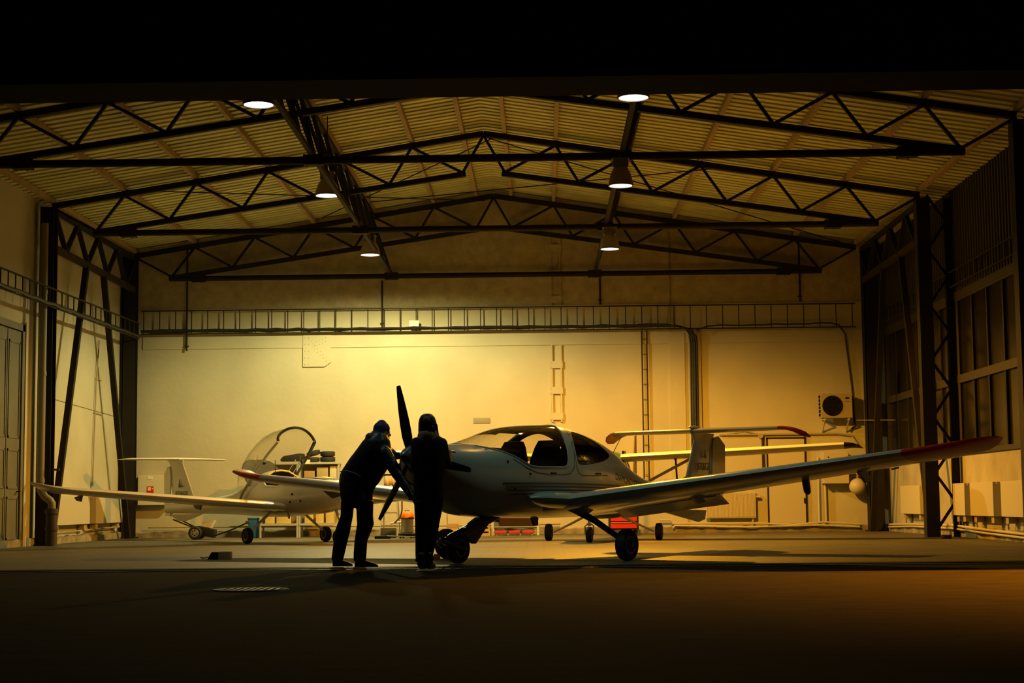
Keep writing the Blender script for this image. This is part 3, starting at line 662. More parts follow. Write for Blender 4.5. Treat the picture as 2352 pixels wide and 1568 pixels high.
# fin artwork, near side (local -y)
TM = Matrix(((1, 0, 0, 0), (0, 0, -1, 0), (0, 1, 0, 0), (0, 0, 0, 1)))
for sgy, rot in ((-1, 0), (1, pi)):
    MM = Matrix.Translation((7.47, sgy*.052, 1.265)) @ Matrix.Rotation(rot, 4, 'Z') @ TM
    text('JETAGE', .145, m_navy, D, MM @ Matrix.Diagonal((.93, 1.1, 1, 1)), 'tail_lettering', bold=.0012)
    cx, cz = 7.50, 1.42
    MB().prism([(cx-.02, sgy*.054, cz), (cx+.03, sgy*.054, cz-.03), (cx+.075, sgy*.054, cz+.005), (cx+.045, sgy*.054, cz+.03), (cx+.03, sgy*.054, cz+.12), (cx+.018, sgy*.054, cz+.12), (cx+.005, sgy*.054, cz+.04)], (0, sgy*.003, 0)).prism([(cx-.12, sgy*.054, cz+.012), (cx, sgy*.054, cz-.002), (cx, sgy*.054, cz+.01), (cx-.12, sgy*.054, cz+.018)], (0, sgy*.003, 0)).build('tail_emblem', m_navy, D, smooth=False)
# landing gear
for sg in (1, -1):
    y = -sg
    strut(D, [(2.80, y*.62, .66), (2.80, y*.95, .50), (2.80, y*1.28, .30), (2.80, y*1.36, .22)], [.055, .042, .036, .034], m_blk, 'main_gear_leg')
    MB().loft([[(2.55, y*.5, .70), (3.05, y*.5, .70), (3.05, y*.95, .75), (2.55, y*.95, .75)], [(2.75, y*.72, .58), (2.86, y*.72, .58), (2.86, y*.80, .58), (2.75, y*.80, .58)]]).build('gear_fairing', m_white, D)
    gw = empty('main_wheel', (2.79, y*1.42, .20), None, None); gw.parent = D
    wheel(gw, (0, 0, 0), .2, .15, (0, 1, 0)); MB().cyl((0, -y*.1, 0), (0, y*.09, 0), .03).build('axle', m_blk, gw)
strut(D, [(1.95, 0, .60), (1.60, 0, .50), (1.25, 0, .40), (.98, 0, .33), (.88, 0, .29)], [.075, .065, .055, .05, .045], m_blk, 'nose_gear_leg')
MB().loft([[(1.88, -.05, .62), (1.2, -.05, .44), (1.2, -.05, .36), (1.45, -.04, .24), (1.62, -.05, .40)], [(1.88, .05, .62), (1.2, .05, .44), (1.2, .05, .36), (1.45, .04, .24), (1.62, .05, .40)]]).build('nose_gear_fairing', m_blk, D)
nw = empty('nose_wheel', (1.12, 0, .19), None, None); nw.parent = D
wheel(nw, (0, 0, 0), .185, .14, (0, 1, 0))
for y in (-.11, .11):
    MB().tube([(-.26, y*.3, .12), (-.25, y, .08), (-.16, y*1.05, .03), (0, y*1.05, 0)], [.035, .034, .03, .024]).build('fork', m_spin, nw)
MB().cyl((0, -.14, 0), (0, .14, 0), .015).build('axle', m_alu, nw)

# ------------------------------------------------------------------ small aircraft with open canopy, back left
BB = .698
K = empty('airplane', (-5.106, 33.161, 0), 'small white low-wing airplane with its canopy raised, at the back left', 'airplane', atan2(cos(BB), -sin(BB)))
# local: +x aft, +y towards picture-left wing
kf = Fus([(-2.15, .20, 1.10, .95, .80, 2), (-1.95, .36, 1.20, .93, .68, 2.3), (-1.5, .44, 1.255, .93, .60, 2.4), (-1.1, .48, 1.27, .94, .565, 2.4), (-.6, .51, 1.27, .95, .54, 2.3), (0, .52, 1.33, .95, .51, 2.2), (.25, .51, 1.44, .95, .51, 2.2), (.6, .47, 1.42, .94, .51, 2.1), (1.0, .40, 1.30, .9, .52, 2), (1.5, .31, 1.13, .86, .54, 2), (2.0, .23, 1.01, .80, .555, 2), (2.6, .18, .94, .76, .57, 2), (3.6, .13, .87, .73, .58, 2), (5.05, .09, .80, .70, .585, 2)])
hp = [(-1.42, 0), (-1.38, kf.u_of(-1.38, 1.245)), (-1.1, kf.u_of(-1.1, 1.20)), (-.8, kf.u_of(-.8, 1.14)), (-.4, kf.u_of(-.4, 1.10)), (0, kf.u_of(0, 1.12)), (.15, kf.u_of(.15, 1.2)), (.2, kf.u_of(.2, 1.3)), (.22, .10), (.22, 0)]
kp = hp+[(s, -u) for s, u in hp[-2:0:-1]]
V, G = kf.patches(-2.15, 5.05, .09, 44, [kp])
submesh(V, G[0]).build('fuselage', m_white2, K, ang=60)
MB().add([kf.P(-2.15, -1+2*j/24) for j in range(24)], [tuple(range(24))]).add([kf.P(5.05, -1+2*j/24) for j in range(24)], [tuple(range(24))]).build('end_cap', m_white2, K)
MB().tube([kf.P(s, u, .0) for s, u in kp], .022, 8, closed=True).build('cockpit_rim', m_white2, K)
rings = []
for i in range(14):
    s = -1.35+1.55*i/13; us = kf.u_of(s, 1.10); rings.append([kf.P(s, (us+(2-2*us)*j/20) if (us+(2-2*us)*j/20) <= 1 else (us+(2-2*us)*j/20)-2, -.02) for j in range(21)])
MB().loft(rings, closed=False, cap=False).build('cockpit_tub', m_int, K)
MB().add([kf.P(.19, -1+2*j/32, -.02) for j in range(32)], [tuple(range(32))]).build('cabin_bulkhead', m_int, K)
gl = []
for s, zz in ((-1.42, 1.25), (-1.25, 1.27), (-1.05, 1.27), (-.95, 1.22)):
    gl.append([(s, -.42*cos(pi*j/12), zz-.08+.09*sin(pi*j/12)**.6) for j in range(13)])
MB().loft(gl, closed=False, cap=False).prism([(-.95, -.40*cos(pi*j/12), .85+.36*sin(pi*j/12)**.5) for j in range(13)], (-.02, 0, 0)).build('glare_shield', m_navy, K)
for y in (-.22, .22):
    seat(y, -.02, .18, m_int, K, z=.62, nm='seat', hz=1.22)
    MB().tube([(.08, y, 1.34), (.05, y, 1.2)], .013, 6).tube([(.05, y, 1.2), (-.08, y-.12, 1.0), (-.2, y-.1, .8)], .013, 6).tube([(.05, y, 1.2), (-.08, y+.12, 1.0), (-.2, y+.1, .8)], .013, 6).tube([(-.06, y-.13, 1.04), (.0, y, 1.1), (-.06, y+.13, 1.04)], .011, 6).build('seat_harness', m_belt, K)
# raised canopy: built closed, then hinged up about its rear corner
cano = empty('canopy', (.9, 0, 1.02), None, None); cano.parent = K; cano.rotation_euler = (0, radians(37.5), 0)
# in its own frame: -x forward, z up, rotation about +y by +angle raises the front
ct = [(-.26, .60, .44), (-.1, .74, .475), (.15, .80, .49), (.4, .81, .50), (.72, .77, .495), (1.0, .69, .485), (1.25, .575, .47), (1.45, .45, .455), (1.6, .345, .44), (1.74, .24, .42)]
def carc(d, h, w_, a, dd=0): # a from 0..pi
    return Vector((-(d-dd*(abs(cos(a))**2)), w_*cos(a), h*max(0, sin(a))**.85))
rings = [[carc(d, h, w_, pi*j/28, .14*max(0, (d-1.2)/.54)) for j in range(29)] for d, h, w_ in ct]
MB().loft(rings, closed=False, cap=False).build('canopy_glass', m_glass, cano, ang=60)
MB().tube(rings[-1], .028, 8).build('front_frame', m_blk, cano)
for y in (1, -1):
    MB().tube([(.2, y*.45, -.01), (0, y*.48, -.01), (-.6, y*.50, -.01), (-1.2, y*.475, -.01), (-1.6, y*.425, -.01)], .026, 8).build('side_rail', m_galv if y > 0 else m_blk, cano)
    MB().tube([(-.25, y*.50, .10), (-.80, y*.50, .10)], .008, 6).tube([(-.25, y*.50, .10), (-.18, y*.47, .22)], .006, 6).tube([(-.80, y*.5, .10), (-.92, y*.5, .2)], .006, 6).tube([(-.30, y*.47, .2), (-.75, y*.47, .22)], .006, 6).build('vent_rail', m_alu, cano)
    MB().bx(-1.0, -.93, y*.45-.03, y*.45+.03, -.05, .03).build('latch', m_blk, cano)
mb = MB(); pn = [(y, z) for y, z in ((-.42, .02), (-.44, .25), (-.42, .45), (-.36, .58), (-.27, .65), (-.15, .68), (.15, .68), (.27, .65), (.36, .58), (.42, .45), (.44, .25), (.42, .02))]
mb.prism([(-.16, y, z) for y, z in pn], (-.03, 0, 0)).build('rear_panel', m_greyfab, cano, ang=50)
MB().tube([(-1.62, -.40, .0), (-1.45, -.41, -.02), (-1.0, -.45, -.05)], .02).build('gas_strut', m_blk, cano)
MB().sph((-1.12, -.43, .0), .022, 8).build('red_latch_knob', m_signred, cano)
# support rod
MB().cyl((-.34, .47, 1.62), (-.38, .49, 1.12), .008, n=6).build('support_rod', m_blk, K)
for y in (1, -1):
    secs = [(t, -.75+.06*t, .735+.075*(t-.5)+(.0 if y > 0 else .0), ch, .14, 3) for t, ch in ((.2, 1.28), (.5, 1.22), (1.8, 1.12), (3.6, .98), (4.75, .86))]
    wing(secs, y).build('wing', m_white2, K, ang=50)
    wing([(4.75, -.465, 1.055, .86, .13, 3), (5.0, -.43, 1.09, .72, .12, 3), (5.2, -.30, 1.14, .46, .11, 2), (5.32, -.12, 1.19, .2, .08, 0)], y).build('wingtip', m_white2, K, ang=50)
    for t in (1.85, 4.3):
        MB().prism([(.05, y*t-.012, .70+.07*t*.9), (.40, y*t-.012, .62+.07*t), (.30, y*t-.012, .56+.07*t), (.12, y*t-.012, .54+.07*t)], (0, .024, 0)).build('hinge_bracket', m_blk, K)
    strut(K, [(.0, y*.35, .62), (-.01, y*.65, .38), (-.02, y*.83, .24)], [.03, .026, .024], m_white2, 'main_gear_leg')
    gw = empty('main_wheel', (-.02, y*.90, .155), None, None); gw.parent = K; wheel(gw, (0, 0, 0), .155, .12, (0, 1, 0))
strut(K, [(-1.75, 0, .70), (-1.95, 0, .42), (-1.92, 0, .16)], [.03, .026, .024], m_white2, 'nose_gear_leg')
gw = empty('nose_wheel', (-1.86, 0, .13), None, None); gw.parent = K; wheel(gw, (0, .0, 0), .13, .10, (0, 1, 0))
MB().lathe([(0, 0), (.05, .03), (.11, .12), (.14, .22), (.15, .30), (0, .30)], (-2.46, 0, .95), (1, 0, 0), 24).build('spinner', m_spin, K)
kpr = empty('propeller', (-2.28, 0, .95), None, None); kpr.parent = K
for a in (80, 260):
    a = radians(a); dv = Vector((0, sin(a), cos(a))); tv = Vector((0, cos(a), -sin(a))); rr = []
    for r, ch, tw in ((.05, .08, 50), (.25, .11, 35), (.5, .11, 25), (.72, .08, 18), (.82, .04, 15)):
        cd = tv*cos(radians(tw))+Vector((1, 0, 0))*sin(radians(tw)); nd = dv.cross(cd); rr.append([dv*r+cd*(x-.4)*ch+nd*y_*.14*ch for x, y_ in AF])
    MB().loft(rr).build('blade', m_blk, kpr)
MB().loft([[(s0+(s1-s0)*x, yv*th*(s1-s0), z) for x, yv in AF] for z, s0, s1, th in ((.62, 3.75, 4.85, .06), (.9, 3.82, 4.86, .07), (1.2, 4.02, 4.88, .08), (1.5, 4.23, 4.92, .09), (1.68, 4.38, 4.98, .10), (1.76, 4.36, 5.1, .11))]).build('fin', m_white2, K, ang=50)
MB().loft([[(4.88, -.035, z), (4.88, .035, z), (s1, .006, z+.02), (s1, -.006, z+.02)] for z, s1 in ((.52, 5.18), (.8, 5.22), (1.45, 5.24))]+[[(4.95, -.03, 1.62), (4.95, .03, 1.62), (5.08, .006, 1.62), (5.08, -.006, 1.62)]]).build('rudder', m_white2, K)
MB().loft([[(s0, th, z) for s0, z, th in ((3.4, .58, .02), (4.9, .56, .03), (4.55, .42, .01), (4.2, .42, .01))], [(s0, -th, z) for s0, z, th in ((3.4, .58, .02), (4.9, .56, .03), (4.55, .42, .01), (4.2, .42, .01))]]).build('ventral_fin', m_white2, K)
for y in (1, -1):
    wing([(0, 4.45, 1.78, .70, .10, 0), (.7, 4.5, 1.775, .62, .09, 0), (1.1, 4.55, 1.77, .54, .09, 0), (1.25, 4.66, 1.765, .34, .08, 0)], y).build('tailplane', m_white2, K, ang=50)
for sgy, rot in ((1, pi), (-1, 0)):
    text('JETAGE', .17, m_blue, K, Matrix.Translation((4.33, sgy*.056, 1.0)) @ Matrix.Rotation(rot, 4, 'Z') @ TM, 'tail_lettering', bold=.0015)
    cx, cz = 4.43, 1.17
    MB().prism([(cx+.03, sgy*.06, cz), (cx-.03, sgy*.06, cz-.03), (cx-.10, sgy*.06, cz+.005), (cx-.05, sgy*.06, cz+.05), (cx-.03, sgy*.06, cz+.17), (cx-.018, sgy*.06, cz+.17), (cx, sgy*.06, cz+.06)], (0, sgy*.003, 0)).prism([(cx-.26, sgy*.06, cz+.012), (cx-.08, sgy*.06, cz-.002), (cx-.08, sgy*.06, cz+.02), (cx-.26, sgy*.06, cz+.018)], (0, sgy*.003, 0)).build('tail_emblem', m_blue, K, smooth=False)
for s0, z0 in ((-.9, .80), (-1.25, .82), (-1.0, .95)): MB().sph(kf.P(s0, -kf.u_of(s0, z0), .0), .025, 10).build('vent_hole', m_blk, K)
MB().bar((-.6, .35, .60), (-.75, .40, .50), .03, .05).build('step', m_alu, K)
# navy anti-glare patch on the cowl
A = [[kf.P(s, u*.13*(1 if s > -1.8 else .5), .004) for u in [x/8 for x in range(-8, 9)]] for s in (-1.40, -1.5, -1.6, -1.7, -1.8, -1.9)]
MB().loft(A, closed=False, cap=False).build('antiglare_panel', m_navy, K)

# ------------------------------------------------------------------ high-wing aircraft, back right
CA = radians(11)
W = empty('airplane', (1.15, 32.42, 0), 'cream high-wing airplane with wing struts parked behind the front airplane', 'airplane', pi/2-CA)
cf = Fus([(-2.2, .16, .98, .88, .76, 2), (-1.95, .32, 1.08, .86, .62, 2.4), (-1.3, .40, 1.16, .85, .50, 2.6), (-.75, .46, 1.24, .86, .45, 2.8), (-.35, .48, 1.62, .9, .43, 3), (-.1, .48, 1.74, .9, .42, 3.2), (.9, .46, 1.74, .9, .43, 3), (1.3, .40, 1.60, .88, .47, 2.6), (1.8, .28, 1.30, .86, .55, 2.2), (3.0, .17, 1.08, .84, .62, 2), (4.9, .08, .92, .80, .68, 2)])
sw = [(-.42, 1.18), (-.1, 1.16), (.55, 1.16), (.62, 1.3), (.58, 1.55), (.1, 1.58), (-.22, 1.56)]
ws = [(-.72, 0), (-.68, cf.u_of(-.68, 1.25)), (-.6, cf.u_of(-.6, 1.22)), (-.46, cf.u_of(-.46, 1.3)), (-.25, cf.u_of(-.25, 1.57)), (-.2, .12), (-.2, 0)]
V, G = cf.patches(-2.2, 4.9, .1, 40, [[(s, cf.u_of(s, z)) for s, z in sw], [(s, -cf.u_of(s, z)) for s, z in sw], ws+[(s, -u) for s, u in ws[-2:0:-1]]])
submesh(V, G[0]).build('fuselage', m_green, W, ang=60)
for k in (1, 2): submesh(V, G[k]).build('side_window', m_glass, W, ang=60)
submesh(V, G[3]).build('windshield', m_glass, W, ang=60)
for sg in (1, -1):
    y = -sg
    wing([(.40, -.25, 1.60, 1.15, .13, 2.5), (2.7, -.25, 1.69, 1.12, .13, 2.5), (4.62, -.22, 1.77, 1.05, .12, 2)], y).build('wing', m_white2, W, ang=50)
    wing([(4.62, -.22, 1.77, 1.05, .12, 2), (4.78, -.15, 1.765, .88, .11, 1), (4.90, .0, 1.74, .60, .10, 0), (4.97, .2, 1.71, .26, .07, 0)], y).build('wingtip', m_blk, W, ang=50)
    MB().bar((-.02, y*.42, .88), (.02, y*1.75, 1.57), .022, .055).build('wing_strut', m_creamdk, W)
    strut(W, [(.05, y*.30, .50), (.05, y*.65, .32), (.05, y*.98, .17)], [.026, .022, .02], m_white2, 'main_gear_leg')
    gw = empty('main_wheel', (.05, y*1.08, .165), None, None); gw.parent = W; wheel(gw, (0, 0, 0), .165, .13, (0, 1, 0))
    wing([(0, 4.25, .98, .62, .08, 0), (1.2, 4.35, .98, .48, .08, 0)], y).build('tailplane', m_white2, W, ang=50)
strut(W, [(-1.55, 0, .55), (-1.62, 0, .36), (-1.62, 0, .30)], [.035, .03, .03], m_alu, 'nose_gear_leg')
gw = empty('nose_wheel', (-1.62, 0, .145), None, None); gw.parent = W; wheel(gw, (0, 0, 0), .145, .11, (0, 1, 0))
for y in (-.08, .08): MB().tube([(0, y*.3, .2), (0, y, .16), (0, y, 0)], .014).build('fork', m_alu, gw)
MB().lathe([(0, 0), (.06, .05), (.12, .16), (.15, .28), (0, .28)], (-2.46, 0, .88), (1, 0, 0), 20).build('spinner', m_white2, W)
MB().bar((-2.3, -.75, .88), (-2.3, .75, .88), .10, .02).build('propeller', m_blk, W)
MB().loft([[(s0+(s1-s0)*x, yv*th*(s1-s0), z) for x, yv in AF] for z, s0, s1, th in ((.85, 3.9, 4.95, .07), (1.3, 4.2, 4.95, .08), (1.8, 4.45, 4.98, .09), (2.3, 4.68, 5.0, .09))]).build('fin', m_creamdk, W, ang=50)
MB().bx(-.12, .14, -.45, -.41, 1.05, 1.72).bx(-.12, .14, .41, .45, 1.05, 1.72).build('door_post', m_blk, W)

# ------------------------------------------------------------------ people
def capsule_mesh(parts, name, m, parent, voxel=.012, smooth=6):
    mb = MB()
    for p in parts:
        if p[0] == 'c':       # tapered limb
            a, b, r0, r1 = Vector(p[1]), Vector(p[2]), p[3], p[4]; L = (b-a).length; n = max(2, int(L/.02))
            x, y = frame(b-a); d = (b-a).normalized(); rings = []
            for k in range(7): t = -pi/2+pi/2*k/6; rings.append([a+d*r0*sin(t)+(x*cos(q)+y*sin(q))*max(r0*cos(t), 1e-4) for q in [2*pi*j/16 for j in range(16)]])
            for k in range(7): t = pi/2*k/6; rings.append([b+d*r1*sin(t)+(x*cos(q)+y*sin(q))*max(r1*cos(t), 1e-4) for q in [2*pi*j/16 for j in range(16)]])
            mb.loft(rings)
        elif p[0] == 'e':     # ellipsoid, optional rotation matrix
            M3 = p[3] if len(p) > 3 else Matrix.Identity(3); tmp = MB().sph((0, 0, 0), p[2], 20); mb.add([Vector(p[1])+M3 @ v for v in tmp.v], tmp.f)
        elif p[0] == 'l':     # loft of ellipses: (centre, axis a, axis b)
            rings = []
            for c, a, b in p[1]: rings.append([Vector(c)+Vector(a)*cos(q)+Vector(b)*sin(q) for q in [2*pi*j/24 for j in range(24)]])
            mb.loft(rings)
    o = mb.build(name, m, parent, smooth=False)
    for pl in o.data.polygons: pl.use_smooth = True
    r = o.modifiers.new('r', 'REMESH'); r.mode = 'VOXEL'; r.voxel_size = voxel; r.use_smooth_shade = True
    s = o.modifiers.new('s', 'SMOOTH'); s.iterations = smooth; s.factor = .5
    return o
def hand_parts(wr, d, palmn, curl, scale=1.0, thumb=1):
    """five fingers and thumb grown from the palm; d = pointing direction, palmn = palm normal"""
    d = Vector(d).normalized(); palmn = Vector(palmn); palmn = (palmn-d*palmn.dot(d)).normalized(); sdv = d.cross(palmn); wr = Vector(wr); P = []
    pc = wr+d*.05*scale
    P.append(('l', [(wr, sdv*.026*scale, palmn*.019*scale), (wr+d*.04*scale, sdv*.036*scale, palmn*.017*scale), (wr+d*.085*scale, sdv*.041*scale, palmn*.014*scale)]))
    for i, (o_, L, r) in enumerate(((-.031, .072, .0088), (-.010, .082, .0092), (.012, .076, .0090), (.032, .060, .0080))):
        b = wr+d*.082*scale+sdv*o_*scale*1.05; a = 0; dirv = d.copy(); pts = [b]
        for seg, fr_ in enumerate((.45, .32, .23)):
            a += curl*(.5+.3*seg); dirv = d*cos(a)+palmn*sin(a)+sdv*o_*2; pts.append(pts[-1]+dirv.normalized()*L*fr_*scale)
        for k in range(3): P.append(('c', pts[k], pts[k+1], r*scale*(1-.08*k), r*scale*(1-.08*(k+1))))
    b = wr+d*.025*scale+sdv*thumb*-.028*scale; m1 = b+(d*.6-sdv*thumb*.8+palmn*.35).normalized()*.04*scale; m2 = m1+(d*.9-sdv*thumb*.2+palmn*.4).normalized()*.032*scale
    P += [('c', b, m1, .0125*scale, .0105*scale), ('c', m1, m2, .0105*scale, .0085*scale)]
    return P
def head_parts(c, fwd, up=(0, 0, 1), s=1.0):
    c = Vector(c); f_ = Vector(fwd).normalized(); up = Vector(up); up = (up-f_*up.dot(f_)).normalized(); sd = f_.cross(up)
    R3 = Matrix((sd, f_, up)).transposed()
    Q = lambda x, y, z: c+sd*x*s+f_*y*s+up*z*s
    P = [('e', Q(0, -.01, .03), (.077*s, .097*s, .092*s), R3), ('e', Q(0, .035, -.045), (.058*s, .062*s, .072*s), R3), ('e', Q(0, .066, -.088), (.028*s, .026*s, .022*s), R3)]
    P += [('c', Q(0, .088, .012), Q(0, .112, -.026), .010*s, .015*s), ('e', Q(0, .09, -.062), (.026*s, .015*s, .011*s), R3)]
    P += [('e', Q(x, .078, .012), (.017*s, .012*s, .012*s), R3) for x in (-.032, .032)]
    P += [('e', Q(x, 0, -.01), (.012*s, .022*s, .032*s), R3) for x in (-.08, .08)]
    P += [('c', Q(0, -.02, -.06), Q(0, -.035, -.17), .056*s, .062*s)]
    return P, Q, R3
def foot_parts(heel, toe, h=.075, wd=.045):
    heel, toe = Vector(heel), Vector(toe); d = (toe-heel).normalized(); sd = Vector((d.y, -d.x, 0)); up = Vector((0, 0, 1)); L = (toe-heel).length
    sec = [(-.02, .030, .030), (.12*L, .036, .045), (.35*L, .036, .046), (.6*L, .045, .034), (.85*L, .044, .026), (L, .030, .018), (L+.015, .012, .010)]
    return [('l', [(heel+d*x+up*(hh+.004), sd*w_, up*hh) for x, w_, hh in sec])]
def rows(pf, tab, Y, dp):   # stacked garment cross-sections: (y, left, right) measured at the person's depth
    out = []
    for i, (y, xl, xr) in enumerate(tab):
        a, b = pf(xl, y, Y), pf(xr, y, Y); d = dp[i] if isinstance(dp, (list, tuple)) else dp
        out.append(((a+b)/2, Vector(((b.x-a.x)/2, 0, 0)), Vector((0, d, 0))))
    return ('l', out)
# ---- leaning person
P1 = empty('person', (-2.25, 19.85, 0), 'person in black padded jacket and blue hat leaning forward, pushing the airplane nose', 'person')
O1 = Vector((-2.25, 19.85, 0))
def p1(x, y, Y): return at(x, y, Y)-O1
fwd1 = Vector((.8, .6, -.05)).normalized()
head_c = p1(878, 993, 19.92)
hp_, HQ, HR = head_parts(head_c, fwd1, s=.98)
handL = p1(927, 1049, 19.82); handR = p1(948, 1138, 19.60)
body = hp_+[('c', p1(868, 1022, 19.9), p1(828, 1100, 19.87), .10, .10), ('c', p1(905, 1047, 19.9), handL, .03, .026), ('c', p1(930, 1118, 19.62), handR, .03, .026)]
body += hand_parts(handL-Vector((.03, 0, 0)), (1, -.1, .05), (.1, .7, -.6), .25) + hand_parts(handR, (.35, -.1, -.9), (.6, .5, .3), .9)
for hipx, hy, kn, an, Y in ((803, 1130, (787, 1212), (776, 1283), 20.0), (838, 1130, (845, 1206), (826, 1284), 19.75)):
    body += [('c', p1(822, 1100, 19.88), p1((hipx+820)/2, hy, Y), .07, .05), ('c', p1((hipx+820)/2, hy, Y), p1(*kn, Y), .05, .045), ('c', p1(*kn, Y), p1(*an, Y), .045, .035)]
capsule_mesh(body, 'body', m_skin, P1, .0075, 2)
# trousers
legs = []
for q, Y in ((((1150, 783, 814), (1184, 782, 811), (1205, 774, 807), (1222, 768, 804), (1253, 765, 796), (1283, 761, 789), (1289, 764, 787)), 20.0), (((1150, 818, 858), (1184, 819, 857), (1204, 820, 859), (1222, 817, 852), (1243, 814, 844), (1270, 812, 842), (1289, 812, 841)), 19.78)):
    legs += [rows(p1, q, Y, [.12, .10, .095, .09, .08, .075, .07])]
legs += [rows(p1, [(1088, 783, 868), (1110, 779, 866), (1132, 781, 857), (1150, 784, 856), (1166, 788, 852)], 19.87, [.14, .17, .17, .15, .10])]
capsule_mesh(legs, 'trousers', m_trous, P1, .012, 4)
# padded jacket, sleeves, collar
jk = [rows(p1, [(1120, 781, 862), (1106, 778, 873), (1090, 780, 883), (1076, 787, 891), (1052, 803, 896), (1030, 820, 899), (1012, 833, 896), (1003, 843, 892), (993, 856, 888)], 19.88, [.16, .18, .19, .19, .2, .2, .18, .15, .11])]
jk += [('e', p1(854, 1003, 19.86), (.08, .12, .055)), ('e', p1(868, 1000, 19.90), (.10, .12, .075)), ('e', p1(876, 1008, 19.94), (.09, .11, .06))]
jk += [('c', p1(884, 1030, 20.05), p1(905, 1046, 19.95), .072, .056), ('c', p1(905, 1046, 19.95), p1(922, 1046, 19.84), .052, .040)]      # far arm to the spinner
jk += [('c', p1(884, 1040, 19.75), p1(912, 1088, 19.68), .085, .068), ('c', p1(912, 1088, 19.68), p1(943, 1135, 19.62), .066, .046)]   # near arm down
jo = capsule_mesh(jk, 'jacket', m_jacket, P1, .012, 3)
MB().tube([p1(781, 1083, 19.72), p1(795, 1080, 19.69), p1(815, 1086, 19.68), p1(828, 1095, 19.69)], .006, 6).build('jacket_hem_trim', m_alu, P1)
# hat and hood
R3 = HR
capsule_mesh([('e', HQ(0, -.012, .045), (.090, .106, .092), R3), ('e', HQ(0, -.012, .10), (.055, .065, .055), R3), ('e', HQ(0, -.035, -.01), (.09, .088, .11), R3)], 'knit_hat', m_beanie, P1, .009, 3)
capsule_mesh([('e', HQ(0, -.055, -.075), (.10, .09, .08), R3), ('e', HQ(0, -.02, -.12), (.10, .10, .05), R3)], 'scarf', m_jacket, P1, .010, 3)
for hx, hy, tx, ty, Y in ((768, 1299, 797, 1301, 20.02), (819, 1302, 866, 1303, 19.76)):
    h_ = p1(hx, hy, Y); t_ = p1(tx, ty, Y-.02); h_.z = 0; t_.z = 0
    if (t_-h_).length < .2: t_ = h_+(t_-h_).normalized()*.20+Vector((0, .10, 0))
    capsule_mesh(foot_parts(h_, t_)+[('c', h_+Vector((.045, 0, .06)), h_+Vector((.045, 0, .14)), .045, .048)], 'boot', m_boot, P1, .008, 2)
# ---- standing person seen from behind
P2 = empty('person', (-1.37, 19.1, 0), 'person in dark hooded coat standing with back to the camera beside the propeller', 'person')
O2 = Vector((-1.37, 19.1, 0))
def p2(x, y, Y=19.12): return at(x, y, Y)-O2
hc = p2(983, 973, 19.12); hp_, HQ2, HR2 = head_parts(hc, (.25, .97, 0), s=.98)
handr = p2(1034, 1037, 19.50); 
body = hp_+[('c', p2(984, 1005), p2(984, 1120), .13, .13), ('c', p2(1030, 1062, 19.30), handr, .03, .026)]+hand_parts(handr, (.12, .95, .08), (0, -.1, -1), .25, thumb=-1)
for hx, kx, ax_, Y in ((970, 972, 970, 19.12), (999, 992, 983, 19.16)): body += [('c', p2(hx, 1140, Y), p2(kx, 1215, Y), .075, .055), ('c', p2(kx, 1215, Y), p2(ax_, 1290, Y), .05, .035)]
hl_ = p2(962, 1062, 19.42); body += [('c', p2(955, 1060, 19.15), hl_, .035, .028)]+hand_parts(hl_, (.75, .6, .1), (.5, -.6, 0), .5)
capsule_mesh(body, 'body', m_skin, P2, .0075, 2)
EX = lambda w_, d_: (Vector((w_, 0, 0)), Vector((0, d_, 0)))
coat = [rows(p2, [(1166, 952, 1016), (1150, 950, 1019), (1120, 949, 1021), (1095, 949, 1022), (1067, 950, 1024), (1042, 949, 1026), (1020, 948, 1027), (1010, 950, 1024), (1004, 959, 1014), (997, 966, 1004)], 19.12, [.12, .13, .135, .135, .14, .14, .13, .12, .10, .08])]
coat += [('c', p2(956, 1016), p2(953, 1068, 19.05), .062, .055), ('c', p2(953, 1068, 19.05), p2(960, 1064, 19.38), .052, .042), ('c', p2(1015, 1018), p2(1026, 1064, 19.16), .066, .056), ('c', p2(1026, 1064, 19.16), p2(1032, 1041, 19.46), .052, .036)]
capsule_mesh(coat, 'coat', m_coat, P2, .012, 4)
tr = []
for q, Y in ((((1150, 951, 986), (1175, 952, 985), (1199, 953, 983), (1243, 954, 981), (1273, 954, 979), (1287, 955, 977)), 19.10), (((1150, 984, 1019), (1175, 983, 1015), (1199, 982, 1010), (1243, 977, 1003), (1273, 972, 995), (1287, 973, 993)), 19.16)): tr += [rows(p2, q, Y, [.11, .10, .09, .08, .075, .07])]
tr += [('e', p2(984, 1135), (.165, .12, .13)), ('e', p2(964, 1286, 19.06), (.055, .05, .03)), ('e', p2(987, 1283, 19.12), (.055, .05, .03))]
capsule_mesh(tr, 'trousers', m_trous, P2, .012, 4)
capsule_mesh([rows(p2, [(1010, 966, 998), (1004, 963, 1001), (997, 961, 1005), (985, 960.5, 1004), (970, 961, 1003), (961, 963, 1000), (955, 966, 997), (951.5, 970, 993), (949.5, 975, 988)], 19.14, [.09, .10, .115, .12, .12, .115, .10, .075, .04])], 'hood', m_hair, P2, .010, 2)
capsule_mesh([('c', HQ2(.09, .0, -.02), HQ2(.112, .01, -.13), .028, .018), ('c', HQ2(.07, -.06, -.05), HQ2(.10, -.05, -.15), .03, .014)], 'hair', m_hair, P2, .008, 2)
for hx, tx, Y in ((967, 964, 19.02), (985, 986, 19.08)):
    h_ = p2(hx, 1306, Y); h_.z = 0; capsule_mesh(foot_parts(h_, h_+Vector((.03, .24, 0)))+[('c', h_+Vector((0, .03, .06)), h_+Vector((0, .03, .15)), .048, .05)], 'boot', m_boot, P2, .008, 2)

